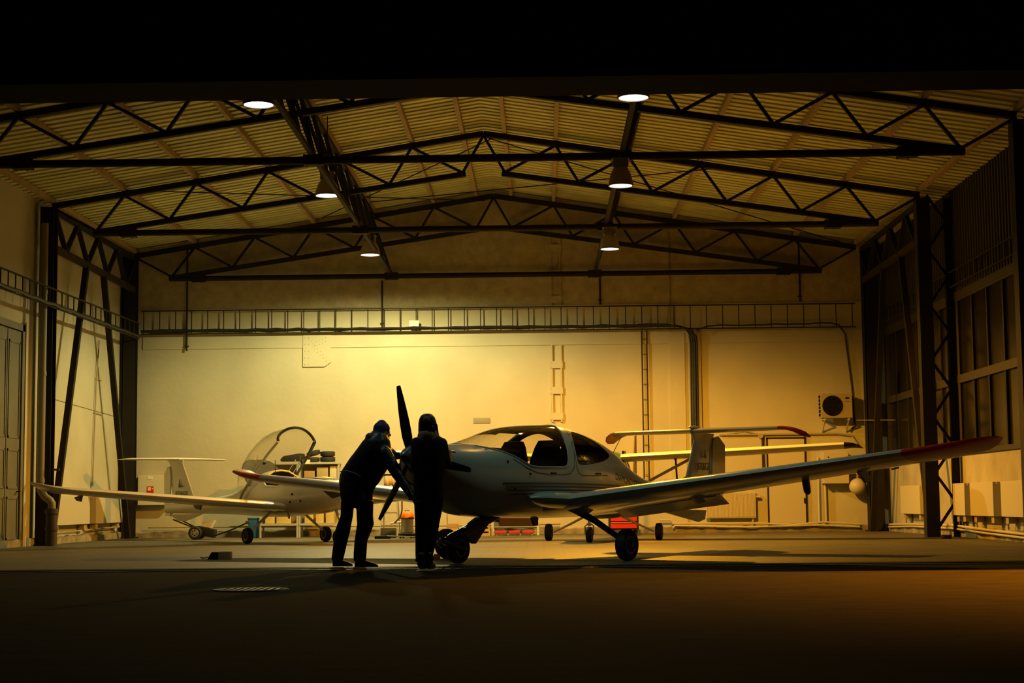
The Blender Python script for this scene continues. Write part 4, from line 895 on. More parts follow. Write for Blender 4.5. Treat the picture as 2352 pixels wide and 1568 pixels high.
# tow bar held by the leaning person, hooked on the nose wheel
aft = Vector((sin(AL), cos(AL), 0)); lat = Vector((cos(AL), -sin(AL), 0)); NW = Vector((-1.673, 19.634, 0))+aft*1.12; NW.z = .19
t = empty('tow_bar', NW-Vector((0, 0, .19)), 'thin black tow bar running from the pushing hands to the nose wheel', 'tow bar')
B0 = NW-Vector((0, 0, .19))
hd = at(950, 1146, 19.62)-B0; sp_ = at(990, 1212, 19.85)-B0
MB().tube([hd, sp_], .012).build('shaft', m_blk, t)
MB().cyl(hd-Vector((.06, 0, 0)), hd+Vector((.06, 0, 0)), .013).build('handle', m_blk, t)
MB().tube([sp_, (lat*-.17-aft*.12+Vector((0, 0, .24))), (lat*-.155+Vector((0, 0, .19)))], .010).build('fork_arm', m_blk, t)
MB().tube([sp_, (lat*.17-aft*.12+Vector((0, 0, .24))), (lat*.155+Vector((0, 0, .19)))], .010).build('fork_arm', m_blk, t)
tagb(MB().prism([(-.06, 0, 0), (.06, 0, 0), (.05, 0, .06), (-.02, 0, .07)], (0, .1, 0)), 'wheel_chock', m_orange, 'small orange wheel chock on the floor behind the standing person', 'chock', bevel=.005).location = (-1.45, 22.4, 0)

# ------------------------------------------------------------------ fixtures on the walls
YW = YB
def ladder(name, p0, p1, hgt, pitch, m, label, group=None, r=.012, up=(0, 0, 1)):
    p0, p1, up = Vector(p0), Vector(p1), Vector(up); t = empty(name, p0, label, 'cable ladder', 0, group); d = p1-p0; L = d.length; d.normalize()
    for k in (0, 1): MB().bar(up*hgt*k, d*L+up*hgt*k, .03, .028).build('rail', m, t, smooth=False)
    n = int(L/pitch)
    for k in range(n+1):
        q = d*(pitch*k+.06)
        if (q.length < L): MB().bar(q, q+up*hgt, r*1.7, r*1.7).build('rung', m, t, smooth=False)
    return t
ladder('cable_ladder', (-9.62, YW-.13, 4.86), (7.5, YW-.13, 4.84), .56, .386, m_tray, 'long brown cable ladder running across the back wall above the airplanes')
ladder('cable_ladder', (-9.58, 28.6, 4.62), (-9.58, 39.2, 4.72), .36, .42, m_tray, 'brown cable ladder running along the left wall above the tall door')
ladder('cable_ladder', (8.03, 26.1, 4.86), (8.03, 39.1, 4.86), .30, .40, m_tray, 'dark cable ladder running along the right wall over the windows')
ladder('cable_ladder', (2.40, YW-.05, .95), (2.40, YW-.05, 4.82), .12, .36, m_tray, 'narrow upright cable ladder on the back wall left of the thick cable bundle', up=(1, 0, 0), r=.006)
def wig(pts, a):
    out = []; n = 40
    P = [Vector(p) for p in pts]
    for i in range(len(P)-1):
        k = max(2, int((P[i+1]-P[i]).length/.25))
        for j in range(k): out.append(P[i].lerp(P[i+1], j/k)+Vector((0, random.uniform(-a, a)*.3, random.uniform(-a, a))))
    out.append(P[-1]); return out
bend = [(3.05, YW-.17, 4.92), (3.3, YW-.17, 4.92), (3.5, YW-.16, 4.86), (3.6, YW-.14, 4.72), (3.63, YW-.08, 4.5), (3.62, YW-.07, 2.0)]
t = empty('cable_bundle', (0, 0, 0), 'thick black cable bundle lying along the ladder and dropping down the back wall', 'cables')
for k in range(4):
    MB().tube(wig([(-9.6, YW-.16-.03*k, 4.90+.012*k), (3.0, YW-.16-.03*k, 4.90+.012*k)], .014)+[(x+(.05*k-.07), y-.01*k, z-(.02*k)) for x, y, z in bend[1:]], .022, 6).build('cable', m_cable, t)
t = empty('cable_bundle', (0, 0, 0), 'thinner black cables along the right part of the ladder dropping beside the air conditioner', 'cables')
MB().tube(wig([(3.7, YW-.2, 4.78), (4.0, YW-.2, 4.9), (6.9, YW-.2, 4.93)], .012)+[(7.1, YW-.15, 4.88), (7.25, YW-.08, 4.68), (7.30, YW-.05, 4.2), (7.38, YW-.05, 3.4), (7.42, YW-.05, 2.5), (7.30, YW-.05, 2.35)], .020, 6).build('cable', m_cable, t)
tagb(MB().tube(wig([(-9.54, 28.6, 4.66), (-9.54, 39.0, 4.76)], .012), .035, 6), 'cable_bundle', m_cable, 'dark cable bundle lying on the left wall ladder', 'cables')
tagb(MB().bx(3.70, 3.80, YW-.09, YW-.01, 1.9, 4.75), 'cable_duct', m_creamdk, 'ochre upright cable duct beside the thick black cables', 'duct', smooth=False)
# masonry relief: pilaster, string course
struct(MB().bx(3.05, 3.42, YW-.04, YW, .14, 4.75), 'trim_5', m_wall, smooth=False)
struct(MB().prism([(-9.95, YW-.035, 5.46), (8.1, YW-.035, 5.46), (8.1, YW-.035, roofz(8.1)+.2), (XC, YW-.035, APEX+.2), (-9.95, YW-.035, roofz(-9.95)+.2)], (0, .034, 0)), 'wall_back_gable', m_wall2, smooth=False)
struct(MB().bx(-9.6, 8.0, YW-.02, YW, 4.50, 4.80), 'trim_6', m_wall, smooth=False)
# upright conduits
for x, z0, z1, lab in ((-8.53, 4.45, 6.95, 'dark upright conduit on the back wall above the left fin'), (-3.82, 4.95, 6.1, 'dark upright conduit hanging below the left end of the lowest tie rod'), (1.42, 5.45, 6.1, 'dark upright conduit hanging under the right back lamp'), (6.2, 5.48, 6.95, 'dark upright conduit near the right end of the back wall')):
    tagb(MB().cyl((x, YW-.07, z0), (x, YW-.07, z1), .022, n=8).bx(x-.05, x+.05, YW-.075, YW-.04, z0+.1, z0+.13), 'wall_conduit', m_tray, lab, 'conduit', 'dark upright conduits', smooth=False)
tagb(MB().cyl((3.08, YW-.06, 4.8), (3.08, YW-.06, 7.2), .02, n=8), 'wall_conduit', m_creamdk, 'pale upright conduit on the gable above the pilaster', 'conduit')
# riveted plates and riveted riser strips painted with the wall
def plate(x0, x1, z0, z1, cut, lab, m):
    mb = MB().prism([(x0, YW-.04, z0), (x1-cut, YW-.04, z0), (x1, YW-.04, z0+cut*.7), (x1, YW-.04, z1), (x0, YW-.04, z1)], (0, .015, 0))
    for k in range(5):
        for j in (0, 1):
            mb.sph((x0+.05+.09*j, YW-.045, z0+.06+(z1-z0-.12)*k/4), (.013, .01, .013), 6); mb.sph((x0+.28+.07*k, YW-.045, (z0+.42-.07*k+.09*j)), (.013, .01, .013), 6); mb.sph((x0+.25+.075*k, YW-.045, (z1-.2+.035*k-.09*j)), (.013, .01, .013), 6)
    return tagb(mb, 'gusset_plate', m, lab, 'plate', 'riveted gusset plates')
plate(-5.73, -5.06, 4.04, 4.80, .15, 'cream riveted plate under the cable ladder above the leaning person', m_wall)
plate(-.45, .15, 6.62, 7.2, .1, 'rough riveted plate high on the gable left of the riser', m_wall2)
for z0, z1, lab, m, dy in ((5.46, 7.5, 'riveted steel riser strip on the gable', m_wall2, .05), (2.65, 4.5, 'cream riveted riser strip on the wall above the bubble canopy', m_wall, .02)):
    mb = MB().bx(.22, .26, YW-dy-.03, YW-dy+.01, z0, z1).bx(.44, .48, YW-dy-.03, YW-dy+.01, z0, z1); z = z0+.05
    while z < z1-.15:
        mb.bx(.20, .50, YW-dy-.035, YW-dy+.01, z, z+.17)
        for xx in (.225, .475):
            for zz in (.03, .14): mb.sph((xx, YW-dy-.036, z+zz), .011, 6)
        z += .62
    tagb(mb, 'wall_riser', m, lab, 'riser', 'riveted risers', smooth=False)
# signs
tagb(MB().bx(-1.65, -1.25, YW-.02, YW-.002, 2.64, 2.77), 'sign_plate', m_plate, 'small blank grey plate on the bright wall left of the canopy', 'sign', bevel=.01)
t = tagb(MB().bx(-3.16, -2.93, YW-.19, YW-.185, 4.93, 5.11), 'notice', m_paper, 'small white paper notice fixed on the cable ladder', 'notice', smooth=False)
t = empty('fire_sign', (2.94, YW-.01, 1.17), 'small square red extinguisher sign right behind the front fin', 'sign', 0)
MB().bx(-.07, .07, -.01, 0, -.08, .08).build('panel', m_signred, t, smooth=False)
MB().prism([(-.03, -.014, -.055), (.0, -.014, -.055), (.0, -.014, .02), (-.012, -.014, .045), (-.03, -.014, .02)], (0, .004, 0)).tube([(.02, -.012, -.05), (.045, -.012, .0), (.035, -.012, .045), (.01, -.012, .055)], .005, 6).build('symbol', m_signw, t, smooth=False)
t = empty('hydrant_cabinet', (-9.26, YW, .77), 'cream wall cabinet with a small square red sign behind the left fin', 'cabinet', 0)
MB().bx(-.38, .38, -.20, 0, 0, .71).build('box', m_cab, t, smooth=False)
dr = MB().bx(-.37, .37, -.215, -.20, .01, .70).build('door', m_cab, t, smooth=False); MB().bx(.32, .35, -.23, -.215, .25, .33).build('lock', m_steel, dr, smooth=False)
sg_ = MB().bx(-.155, .005, -.222, -.215, .45, .29).build('red_sign', m_signred, t, smooth=False)
MB().bx(-.135, -.06, -.226, -.222, .35, .43).bx(-.03, -.01, -.226, -.222, .38, .41).build('pictogram', m_signw, sg_, smooth=False)
MB().bx(-.14, -.02, -.22, -.215, .62, .69).build('paper_label', m_paper, t, smooth=False)
# air conditioner outdoor unit
t = empty('air_conditioner', (6.94, YW, 2.66), 'cream outdoor air conditioner unit with round dark fan on the back wall', 'air conditioner', 0)
MB().bx(-.37, .37, -.42, -.12, 0, .57).build('casing', m_creamdk, t, smooth=False, bevel=.01)
MB().lathe([(0, 0), (.23, 0), (.24, -.012), (.23, -.02), (0, -.02)], (-.10, -.425, .285), (0, 1, 0), 32).build('fan_opening', m_int, t)
mb = MB()
for r in (.05, .09, .13, .17, .21): mb.tube([(-.10+r*cos(a), -.448, .285+r*sin(a)) for a in [2*pi*k/28 for k in range(28)]], .003, 4, closed=True)
for a in range(8): mb.bar((-.10, -.448, .285), (-.10+.23*cos(a*pi/4), -.448, .285+.23*sin(a*pi/4)), .004, .004)
mb.build('fan_grille', m_steel, t, smooth=False)
MB().sph((.25, -.424, .465), (.055, .006, .024), 16).build('oval_badge', m_blk, t)
MB().tube([(.20, -.424, .385), (.22, -.424, .395), (.24, -.424, .383), (.30, -.424, .387)], .005, 5).build('script_mark', m_blk, t)
mb = MB()
for k in range(6): mb.bx(-.385, -.37, -.36, -.18, .05+.085*k, .11+.085*k)
mb.build('side_louvre', m_int, t, smooth=False)
for x in (-.28, .28): MB().bar((x, 0, -.03), (x, -.42, -.03), .04, .03).bar((x, -.40, -.04), (x, 0, -.32), .03, .03).build('bracket', m_cream, t, smooth=False)
# heater cabinet, expansion vessel
t = empty('heater_cabinet', (6.92, YW, 1.12), 'cream wall heater cabinet behind the dark tip of the high wing', 'heater', 0)
MB().bx(-.32, .28, -.34, 0, 0, .74).build('casing', m_cream, t, smooth=False, bevel=.015)
MB().sph((-.20, -.345, .62), .018, 8).sph((-.19, -.345, .50), .016, 8).build('knob', m_steel, t)
t = empty('expansion_vessel', (7.40, YW-.28, 1.05), 'round cream expansion vessel under the tip of the near wing', 'vessel', 0)
MB().sph((0, 0, 0), (.20, .20, .19), 24).build('vessel', m_cream, t); MB().tube([(0, 0, .18), (0, 0, .3), (-.1, .12, .35), (-.28, .14, .35)], .02).build('pipe', m_creamdk, t)
for x, lab in ((6.52, 'left'), (6.68, 'right')):
    tagb(MB().cyl((x, YW-.06, .16), (x, YW-.06, 1.75 if x < 6.6 else 1.11), .026, n=10), 'heating_pipe', m_cream, f'upright cream heating pipe rising from the floor pipes, {lab} of the pair', 'pipe', 'upright heating pipes')
tagb(MB().tube([(2.75, YW-.12, .30), (3.0, YW-.12, .30), (3.05, YW-.12, .22), (5.2, YW-.12, .20), (5.9, YW-.12, .16), (6.6, YW-.12, .22), (7.45, YW-.12, .16)], .024, 8), 'floor_pipe', m_cream, 'upper cream heating pipe low along the back wall at the right', 'pipe')
tagb(MB().tube([(3.05, YW-.14, .12), (3.1, YW-.14, .17), (4.8, YW-.14, .12), (6.5, YW-.14, .15), (7.45, YW-.14, .10)], .022, 8), 'floor_pipe', m_cream, 'lower cream heating pipe low along the back wall at the right', 'pipe')
tagb(MB().tube([(-9.4, YW-.12, .25), (-1.3, YW-.12, .22), (.4, YW-.12, .24)], .022, 8), 'floor_pipe', m_creamdk, 'ochre heating pipe low along the back wall behind the left airplane', 'pipe')
tagb(MB().tube([(XR-.12, 39.0, .16), (XR-.12, 36.5, .20), (XR-.12, 33, .22), (XR-.12, 30.5, .17), (XR-.12, 27, .12)], .024, 8).tube([(XR-.14, 39.0, .10), (XR-.14, 36.5, .15), (XR-.14, 33, .16), (XR-.14, 30.5, .11), (XR-.14, 27, .06)], .02, 8), 'floor_pipe', m_cream, 'pair of cream heating pipes low along the right wall', 'pipe')
tagb(MB().tube([(XL+.12, 33.2, .22), (XL+.12, 35.6, .24), (XL+.12, 39, .28)], .018, 8), 'floor_pipe', m_creamdk, 'thin ochre heating pipe low along the left wall', 'pipe')
tagb(MB().tube([(4.2, YW-.05, 2.30), (7.0, YW-.05, 2.30), (7.35, YW-.05, 2.25), (7.5, YW-.05, 2.0)], .022, 8), 'wall_pipe', m_creamdk, 'pipe running level along the back wall over the white door', 'pipe')
t = empty('junction_box', (5.18, YW, 2.27), 'small round junction box on the pipe left of the white door', 'junction box')
MB().cyl((0, -.10, 0), (0, -.04, 0), .06).build('box', m_creamdk, t); MB().cyl((.05, -.05, -.04), (.05, -.05, -.95), .03, n=8).build('conduit', m_tray, t); MB().tube([(-.05, -.05, .05), (-.4, -.05, .12), (-.9, -.05, .03)], .01, 6).build('loop_wire', m_creamdk, t)
# ribbed radiator
t = empty('radiator', (4.43, YW, .33), 'ribbed cream radiator low on the back wall left of the white door', 'radiator')
MB().bx(-.59, .59, -.13, -.05, 0, .62).build('body', m_cream, t, smooth=False, bevel=.01)
mb = MB()
for k in range(36): mb.bx(-.57+.0325*k, -.553+.0325*k, -.145, -.13, .03, .59)
mb.build('ribs', m_cream, t, smooth=False)
MB().cyl((.52, -.09, 0), (.52, -.09, -.14), .018, n=8).sph((.52, -.09, -.08), .035, 8).build('valve', m_creamdk, t); MB().cyl((.60, -.10, .5), (.70, -.10, .5), .03).build('thermostat', m_cream, t)
# flat convectors
def conv(x, y0, y1, z0, z1, side, lab, grp):
    t = empty('convector', (x, (y0+y1)/2, z0), lab, 'convector', 0, grp); h = (y1-y0)/2; s = side
    MB().bx(min(0, s*.2), max(0, s*.2), -h, h, 0, z1-z0).build('casing', m_cream, t, smooth=False, bevel=.008)
    for q in (-h+.12, h-.3): MB().bx(min(s*.03, s*.16), max(s*.03, s*.16), q, q+.18, -.12, 0).build('foot', m_creamdk, t, smooth=False)
    MB().tube([(s*.08, h-.1, 0), (s*.1, h-.05, -.14), (s*.08, h, -.22)], .015, 6).build('feed_pipe', m_creamdk, t)
    MB().cyl((s*.12, -h-.04, z1-z0-.03), (s*.12, -h, z1-z0-.03), .03, n=8).build('end_knob', m_cream, t)
    return t
for y0, y1, lab in ((35.4, 37.3, 'flat cream convector on the right wall between the slanting struts'), (31.65, 32.55, 'flat cream convector on the right wall just right of the lattice column'), (29.65, 31.25, 'flat cream convector on the right wall, middle of the three nearest'), (27.6, 29.15, 'flat cream convector on the right wall cut by the frame edge')):
    conv(XR-.01, y0, y1, .42, 1.03, -1, lab, 'right wall convectors')
for y0, y1, lab in ((33.6, 36.1, 'flat cream convector on the left wall under the small airplane wingtip'), (36.6, 38.9, 'flat cream convector on the left wall closest to the back corner')):
    conv(XL+.01, y0, y1, .38, .98, 1, lab, 'left wall convectors')
# drain pipe on the left
t = empty('drain_pipe', (-9.62, 32.15, 0), 'grey drain pipe with an elbow near the floor beside the left column', 'drain pipe')
MB().tube([(-.12, 0, 6.3), (-.12, 0, 1.22), (-.11, 0, 1.08), (-.02, -.02, .95), (.08, -.02, .88), (.12, -.02, .82), (.12, -.02, .7)], .075, 14).build('pipe', m_pipe, t)
for q in (3.3, 4.9, 1.22): MB().cyl((-.12, 0, q), (-.12, 0, q+.08), .085).build('collar', m_pipe, t)
MB().cyl((.12, -.02, 0), (.12, -.02, .72), .11, n=16).cyl((.12, -.02, .62), (.12, -.02, .70), .13, n=16).cyl((.12, -.02, .30), (.12, -.02, .36), .125, n=16).build('standpipe', m_iron, t)
for q in (1.45, 1.12): MB().bx(.05, .25, -.03, .03, q, q+.04).build('clamp', m_iron, t, smooth=False)
# thin conduits on the left wall
tagb(MB().tube([(XL+.04, 37.3, 4.5), (XL+.04, 37.1, 3.6), (XL+.04, 36.9, 1.25)], .016, 6).bx(XL+.02, XL+.06, 36.87, 36.93, 1.2, 1.3).tube([(XL+.03, 37.1, 3.62), (XL+.03, 37.6, 3.6)], .008, 5).tube([(XL+.03, 37.0, 2.85), (XL+.03, 37.7, 2.83), (XL+.03, 37.7, 2.75)], .010, 5), 'wall_conduit', m_creamdk, 'thin branching conduit on the left wall between the slanting struts', 'conduit')
tagb(MB().tube([(XL+.01, 33.0, 2.98), (XL+.01, 39.3, 2.85)], .007, 5), 'wall_wire', m_creamdk, 'thin wire running level across the left wall', 'wire')
tagb(MB().tube([(7.4, YW-.4, 2.6), (XR-.02, 38.4, 2.55)], .008, 5), 'wall_wire', m_creamdk, 'thin wire from the air conditioner to the right wall window', 'wire')

# ------------------------------------------------------------------ workshop items along the back wall
def shelf(x0, x1, y, lab, levels):
    t = empty('shelving_unit', ((x0+x1)/2, y, 0), lab, 'shelf', 0, 'metal shelving units'); h = (x1-x0)/2
    for sx in (-1, 1):
        for sy in (-.2, .2): MB().bx(sx*h-.02, sx*h+.02, sy-.02, sy+.02, 0, levels[-1]+.04).build('post', m_galv, t, smooth=False)
    for z in levels: MB().bx(-h-.01, h+.01, -.23, .23, z-.025, z+.02).build('shelf', m_galv, t, smooth=False)
    MB().bx(-h, h, .2, .21, .33, levels[-1]).build('back_panel', m_creamdk, t, smooth=False)
shelf(-6.50, -5.65, 38.5, 'grey metal shelving unit under the small airplane, left of two', [.30, 1.0, 1.70])
shelf(-5.60, -4.70, 38.5, 'grey metal shelving unit carrying the stacked tires', [.30, 1.0, 1.70])
def tire(c, r, w_, lab, ax=(0, 0, 1)):
    t = empty('car_tire', c, lab, 'tire', 0, 'tires on the shelving'); MB().lathe([(r*.58, -w_*.4), (r*.7, -w_/2), (r*.95, -w_*.42), (r, -w_*.25), (r, w_*.25), (r*.95, w_*.42), (r*.7, w_/2), (r*.58, w_*.4), (r*.58, -w_*.4)], (0, 0, 0), ax, 32).build('tread', m_black, t)
    MB().lathe([(r*.56, -w_*.3), (r*.60, -w_*.3), (r*.60, w_*.3), (r*.56, w_*.3)], (0, 0, 0), ax, 24).build('bead', m_iron, t)
tire((-4.98, 38.5, 1.785), .175, .125, 'black tire at the bottom of the right stack on the shelf top')
tire((-4.98, 38.5, 1.912), .170, .125, 'black tire on top of the right stack on the shelf top')
tire((-5.33, 38.5, 1.785), .165, .11, 'black tire lying flat on the shelf top, left of the stack of two')
tire((-5.31, 38.5, 1.93), .16, .11, 'black tire leaning on another one on the shelf top', (-.25, -.15, 1))
tagb(MB().prism([(-6.05, 38.3, 1.745), (-5.52, 38.3, 1.745), (-5.52, 38.3, 1.92), (-5.6, 38.3, 1.93), (-5.98, 38.3, 1.87), (-6.05, 38.3, 1.80)], (0, .3, 0)), 'bumper', m_black, 'long dark moulded part lying on the left shelf top', 'part', bevel=.02)
def jug(x, y, z, h, wd, m, lab, capm):
    t = empty('canister', (x, y, z), lab, 'canister', 0, 'canisters on the low shelves'); MB().bx(-wd/2, wd/2, -.07, .07, 0, h*.8).loft([[(-wd/2, -.07, h*.8), (wd/2, -.07, h*.8), (wd/2, .07, h*.8), (-wd/2, .07, h*.8)], [(-.04, -.03, h*.95), (.04, -.03, h*.95), (.04, .03, h*.95), (-.04, .03, h*.95)]]).build('body', m, t, bevel=.015)
    MB().cyl((0, 0, h*.95), (0, 0, h*1.06), .028).build('cap', capm, t); MB().tube([(-.05, 0, h*.9), (-.06, 0, h*1.05), (.0, 0, h*1.1)], .01, 6).build('handle', m, t)
for x, h, wd, cm, lab in ((-6.30, .30, .22, m_wood, 'pale yellow canister alone near the left post of the left shelf'), (-5.98, .34, .34, m_redp, 'wide amber canister in the middle of the left shelf'), (-5.40, .32, .20, m_redp, 'yellow canister with red cap, leftmost on the right low shelf'), (-5.15, .30, .18, m_wood, 'yellow canister second from left on the right low shelf'), (-4.90, .33, .22, m_redp, 'yellow canister nearest the right post of the right shelf')):
    jug(x, 38.45, .322, h, wd, m_jar, lab, cm)
for x, wd, h, m, lab in ((-5.38, .24, .50, m_card, 'brown carton with printed sheets on the right unit middle shelf'), (-5.08, .26, .58, m_creamdk, 'tall ochre box in the middle of the right unit middle shelf'), (-4.83, .16, .60, m_cream, 'pale box at the right end of the middle shelf'), (-6.1, .5, .45, m_card, 'brown carton on the left unit middle shelf')):
    tagb(MB().bx(x-wd/2, x+wd/2, 38.32, 38.62, 1.022, 1.022+h), 'storage_box', m, lab, 'box', 'boxes on the middle shelves', bevel=.004)
tagb(MB().bx(-5.5, -5.36, 38.26, 38.30, 1.78-.1, 1.78), 'label_card', m_signw, 'white card on the shelf edge below the flat tire', 'card', smooth=False)
t = empty('bin', (-6.68, 38.5, 0), 'blue plastic bin at the left foot of the shelving', 'bin')
MB().loft([[(-.09, -.14, 0), (.09, -.14, 0), (.09, .14, 0), (-.09, .14, 0)], [(-.12, -.17, .44), (.12, -.17, .44), (.12, .17, .44), (-.12, .17, .44)]]).build('body', m_bluep, t, bevel=.01)
MB().bx(-.13, .13, -.18, .18, .43, .46).build('lid', m_bluep, t, bevel=.01)
# tow tug
t = empty('tow_tug', (-7.55, 37.3, 0), 'small wheeled tow tug with long bars beside the back left wall', 'tow tug')
for y, nm in ((-.22, ''), (.22, '')):
    wh = empty('wheel', (-.20, y, .15), None, None); wh.parent = t
    MB().lathe([(.09, -.05), (.12, -.055), (.145, -.04), (.15, -.02), (.15, .02), (.145, .04), (.12, .055), (.09, .05), (.09, -.05)], (0, 0, 0), (0, 1, 0), 28).build('tire', m_black, wh)
    mb = MB().lathe([(.075, -.05), (.09, -.05), (.09, .04), (.075, .04)], (0, 0, 0), (0, 1, 0), 24).cyl((0, -.05, 0), (0, .04, 0), .025)
    for k in range(6): mb.bar((.02*cos(k*pi/3), -.045, .02*sin(k*pi/3)), (.08*cos(k*pi/3), -.045, .08*sin(k*pi/3)), .012, .02)
    mb.build('spoked_rim', m_alu, wh)
MB().loft([[(-.15, -.15, .30), (.22, -.15, .22), (.22, .15, .22), (-.15, .15, .30)], [(-.05, -.15, .08), (.2, -.15, .03), (.2, .15, .03), (-.05, .15, .08)]]).build('motor_housing', m_blk, t, bevel=.01)
MB().loft([[(-.08, -.12, .33), (.12, -.12, .25), (.12, .12, .25), (-.08, .12, .33)], [(-.06, -.15, .40), (.20, -.15, .42), (.20, .15, .42), (-.06, .15, .40)]], cap=True).build('open_tray', m_paper, t)
for y in (-.12, .12): MB().bar((-.25, y, .26), (-.72+(.1 if y > 0 else 0), y, .45), .03, .03).build('handle_bar', m_blk, t, smooth=False)
MB().tube([(.15, -.1, .06), (.60, -.3, .20), (1.02, -.5, .37)], .018, 8).build('tow_arm', m_blk, t)
MB().bx(.98, 1.08, -.54, -.46, .33, .41).build('tow_hook', m_iron, t, bevel=.01)
# stepladder
t = empty('stepladder', (-3.44, 37.5, 0), 'aluminium stepladder standing behind the leaning person', 'stepladder')
for s in (-1, 1):
    MB().bar((s*.20, -.28, 0), (s*.13, .02, 1.42), .03, .05).build('front_rail', m_alu, t, smooth=False); MB().bar((s*.19, .40, 0), (s*.13, .06, 1.38), .025, .04).build('rear_leg', m_alu, t, smooth=False)
for k in range(4):
    z = .27+.28*k; q = z/1.42; MB().bx(-.20+.07*q, .20-.07*q, -.32+.30*q, -.20+.30*q, z-.015, z+.015).build('step', m_alu, t, smooth=False)
MB().bx(-.15, .15, -.04, .12, 1.38, 1.42).build('top_step', m_blk, t, smooth=False)
tagb(MB().loft([[(-3.56+.24*j/8, 37.46-.02*(j % 2), 1.37) for j in range(9)], [(-3.57+.26*j/8, 37.42-.02*(j % 2), 1.12-.05*sin(j)) for j in range(9)]], closed=False, cap=False), 'cloth', m_card, 'brown cloth hanging from the top of the stepladder', 'cloth').modifiers.new('s', 'SOLIDIFY').thickness = .008
tagb(MB().bx(-3.60, -3.27, 36.85, 37.12, .0, .22), 'storage_crate', m_iron, 'dark crate at the foot of the stepladder', 'crate', bevel=.01)
# vacuum cleaner
t = empty('vacuum_cleaner', (-2.97, 36.4, 0), 'round steel vacuum cleaner with orange head on the floor between the two people', 'vacuum cleaner')
MB().cyl((0, 0, .11), (0, 0, .43), .135, n=28).build('drum', m_alu, t); MB().lathe([(.20, .03), (.20, .10), (.14, .13), (0, .13)], n=28).build('base', m_blk, t)
MB().lathe([(.15, .43), (.155, .50), (.12, .56), (.06, .58), (0, .585)], n=28).build('motor_head', m_orange, t); MB().lathe([(.15, .415), (.158, .415), (.158, .435), (.15, .435)], n=28).build('rim_band', m_blk, t)
MB().tube([(-.05, -.03, .57), (-.04, -.03, .60), (.04, -.03, .60), (.05, -.03, .57)], .01, 6).build('carry_handle', m_blk, t)
MB().tube([(-.13, -.08, .35), (-.28, -.12, .34), (-.36, -.13, .32)], .022, 8).build('hose_inlet', m_alu, t)
MB().tube([(-.26, -.14, .34), (-.14, -.16, .46), (-.10, -.16, .60), (-.10, -.16, .80)], .016, 8).build('hose', m_iron, t)
for a in range(4): MB().cyl((.17*cos(a*pi/2+.6), .17*sin(a*pi/2+.6)-.015, .03), (.17*cos(a*pi/2+.6), .17*sin(a*pi/2+.6)+.015, .03), .03, n=10).build('caster', m_blk, t)
# broom
t = empty('broom', (-3.46, 35.9, 0), 'wide black broom with yellow handle lying on the floor beside the vacuum', 'broom')
MB().bx(-.17, .17, -.04, .04, 0, .05).build('bristles', m_black, t, smooth=False); MB().bx(-.17, .17, -.03, .03, .05, .07).build('head', m_yel, t, smooth=False)
MB().cyl((.1, -.02, .06), (1.1, -.25, .02), .014).build('handle', m_yel, t)
# crates and low items
t = empty('wooden_crate', (-1.42, 38.3, 0), 'pale wooden crate with wire front right of the nose wheel', 'crate')
for z in (0, .10, .20):
    for y in (-.14, .125): MB().bx(-.19, .19, y, y+.015, z, z+.06).build('slat', m_wood, t, smooth=False)
MB().bx(-.20, -.17, -.145, .145, 0, .27).bx(.17, .20, -.145, .145, 0, .27).bx(-.17, .17, -.12, .12, 0, .015).build('end_board', m_wood, t, smooth=False); MB().bx(-.14, .14, -.1, .1, .02, .2).build('contents', m_iron, t, smooth=False)
t = empty('low_trolley', (-2.15, 38.3, 0), 'low wooden trolley behind the main wheel of the front airplane', 'trolley')
MB().bx(-.34, .34, -.2, .2, .12, .18).build('deck', m_wood, t, smooth=False)
for x in (-.25, .25): [MB().cyl((x, y, .06), (x, y+.04, .06), .06).build('wheel', m_blk, t) for y in (-.2, .16)]
tagb(MB().bx(-2.20, -1.96, 38.2, 38.4, .182, .285), 'cardboard_box', m_card, 'small brown box standing on the low trolley', 'box', bevel=.004)
tagb(MB().cyl((-2.22, 38.5, .18), (-2.22, 38.5, .75), .016, n=8), 'wooden_stick', m_wood, 'upright wooden stick behind the small brown box', 'stick')
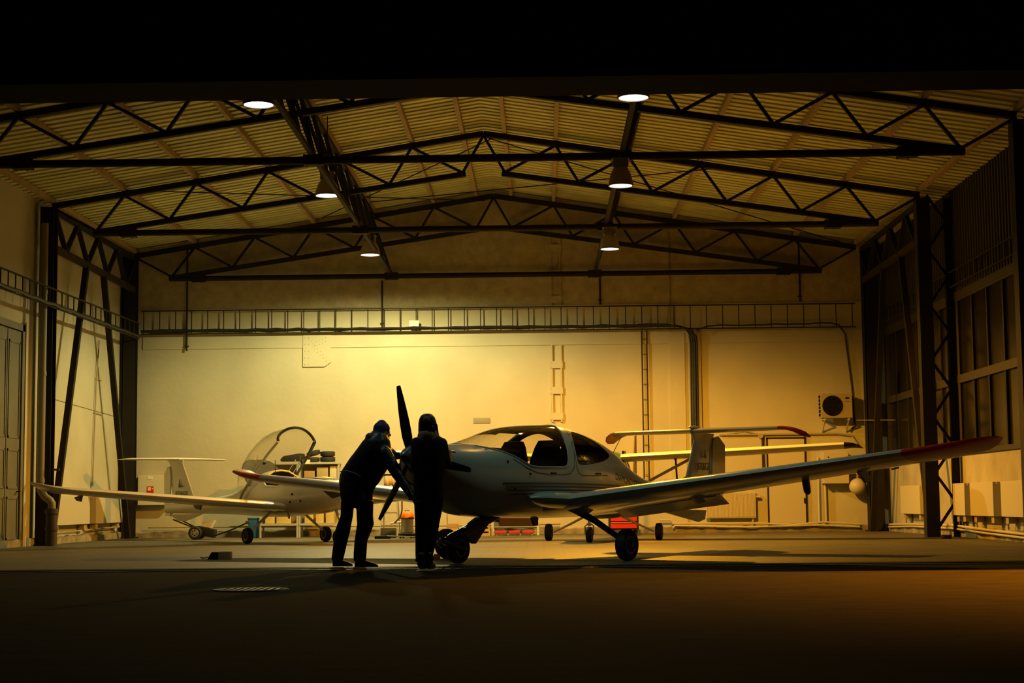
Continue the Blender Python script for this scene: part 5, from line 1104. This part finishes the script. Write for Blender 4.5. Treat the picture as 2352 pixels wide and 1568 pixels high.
# table with board and creeper
t = empty('work_table', (-.65, 38.6, 0), 'white-legged work table seen under the front airplane belly', 'table')
for x in (-.52, .52):
    for y in (-.3, .3): MB().bx(x-.025, x+.025, y-.025, y+.025, 0, .70).build('leg', m_white, t, smooth=False)
MB().bx(-.60, .60, -.36, .36, .70, .74).build('table_top', m_wood, t, smooth=False); MB().bx(-.5, .5, .27, .30, .20, .65).build('back_board', m_card, t, smooth=False); MB().bx(-.5, .5, -.29, -.27, .16, .18).build('cross_bar', m_steel, t, smooth=False)
t = empty('mechanic_creeper', (-.67, 38.35, 0), 'low red and black mechanic creeper under the work table', 'creeper')
MB().bx(-.46, .46, -.12, .12, .06, .085).build('frame', m_blk, t, smooth=False)
for x in (-.31, 0, .31): MB().bx(x-.13, x+.13, -.15, .13, .05, .11).build('pad', m_redp, t, bevel=.01)
for x in (-.40, -.14, .14, .40):
    for y in (-.12, .09): MB().cyl((x, y, .025), (x, y+.03, .025), .025).build('caster', m_alu, t)
# tool chest
t = empty('tool_chest', (1.83, 38.45, 0), 'red and black drawer tool chest behind the front main wheel', 'tool chest')
MB().bx(-.34, .34, -.22, .22, .10, .82).build('cabinet', m_blk, t, smooth=False)
for k in range(4):
    dw = MB().bx(-.30, .30, -.245, -.22, .14+.165*k, .28+.165*k).build('drawer', m_redp, t, smooth=False, bevel=.004); MB().bx(-.30, .30, -.262, -.245, .262+.165*k, .278+.165*k).build('handle', m_alu, dw, smooth=False)
for x in (-.27, .27):
    for y in (-.17, .13): MB().cyl((x, y, .05), (x, y+.04, .05), .05).build('caster', m_black, t)
# lashing strap under the high wing
t2 = MB().cyl((.08, -1.42, 1.60), (.08, -1.45, 1.05), .018, n=8).sph((.08, -1.42, 1.56), .035, 8).build('tie_down_strap', m_blk, W)
# floor items
t = empty('wheel_chocks', (-4.52, 23.2, 0), 'pair of dark wheel chocks left on the bare floor at the left', 'chocks')
MB().prism([(-.16, 0, 0), (.02, 0, 0), (-.01, 0, .10), (-.10, 0, .10)], (0, .16, 0)).build('chock', m_blk, t, bevel=.005); MB().bx(.0, .17, -.02, .12, 0, .105).build('chock', m_wood, t, bevel=.004); MB().tube([(-.14, 0, .03), (-.22, -.02, .02), (-.25, .02, .03), (-.22, .04, .02)], .01, 6).build('cord', m_yel, t)
t = empty('manhole_cover', (-2.58, 14.7, 0), 'round cast iron grating in the dark asphalt at the left foreground', 'manhole cover')
MB().lathe([(.27, 0), (.30, .012), (.33, .012), (.34, 0)], n=40).build('ring', m_iron, t)
mb = MB()
for k in range(9): x = -.24+.06*k; h = sqrt(max(.27**2-x*x, 0)); mb.bx(x-.015, x+.015, -h, h, 0, .012)
mb.build('grating', m_rail, t, smooth=False)
tagb(MB().bx(8.02-.6, 8.02-.45, 31.2, 31.4, 0, .07), 'brick', m_iron, 'small dark block on the floor by the right wall', 'block', bevel=.005)
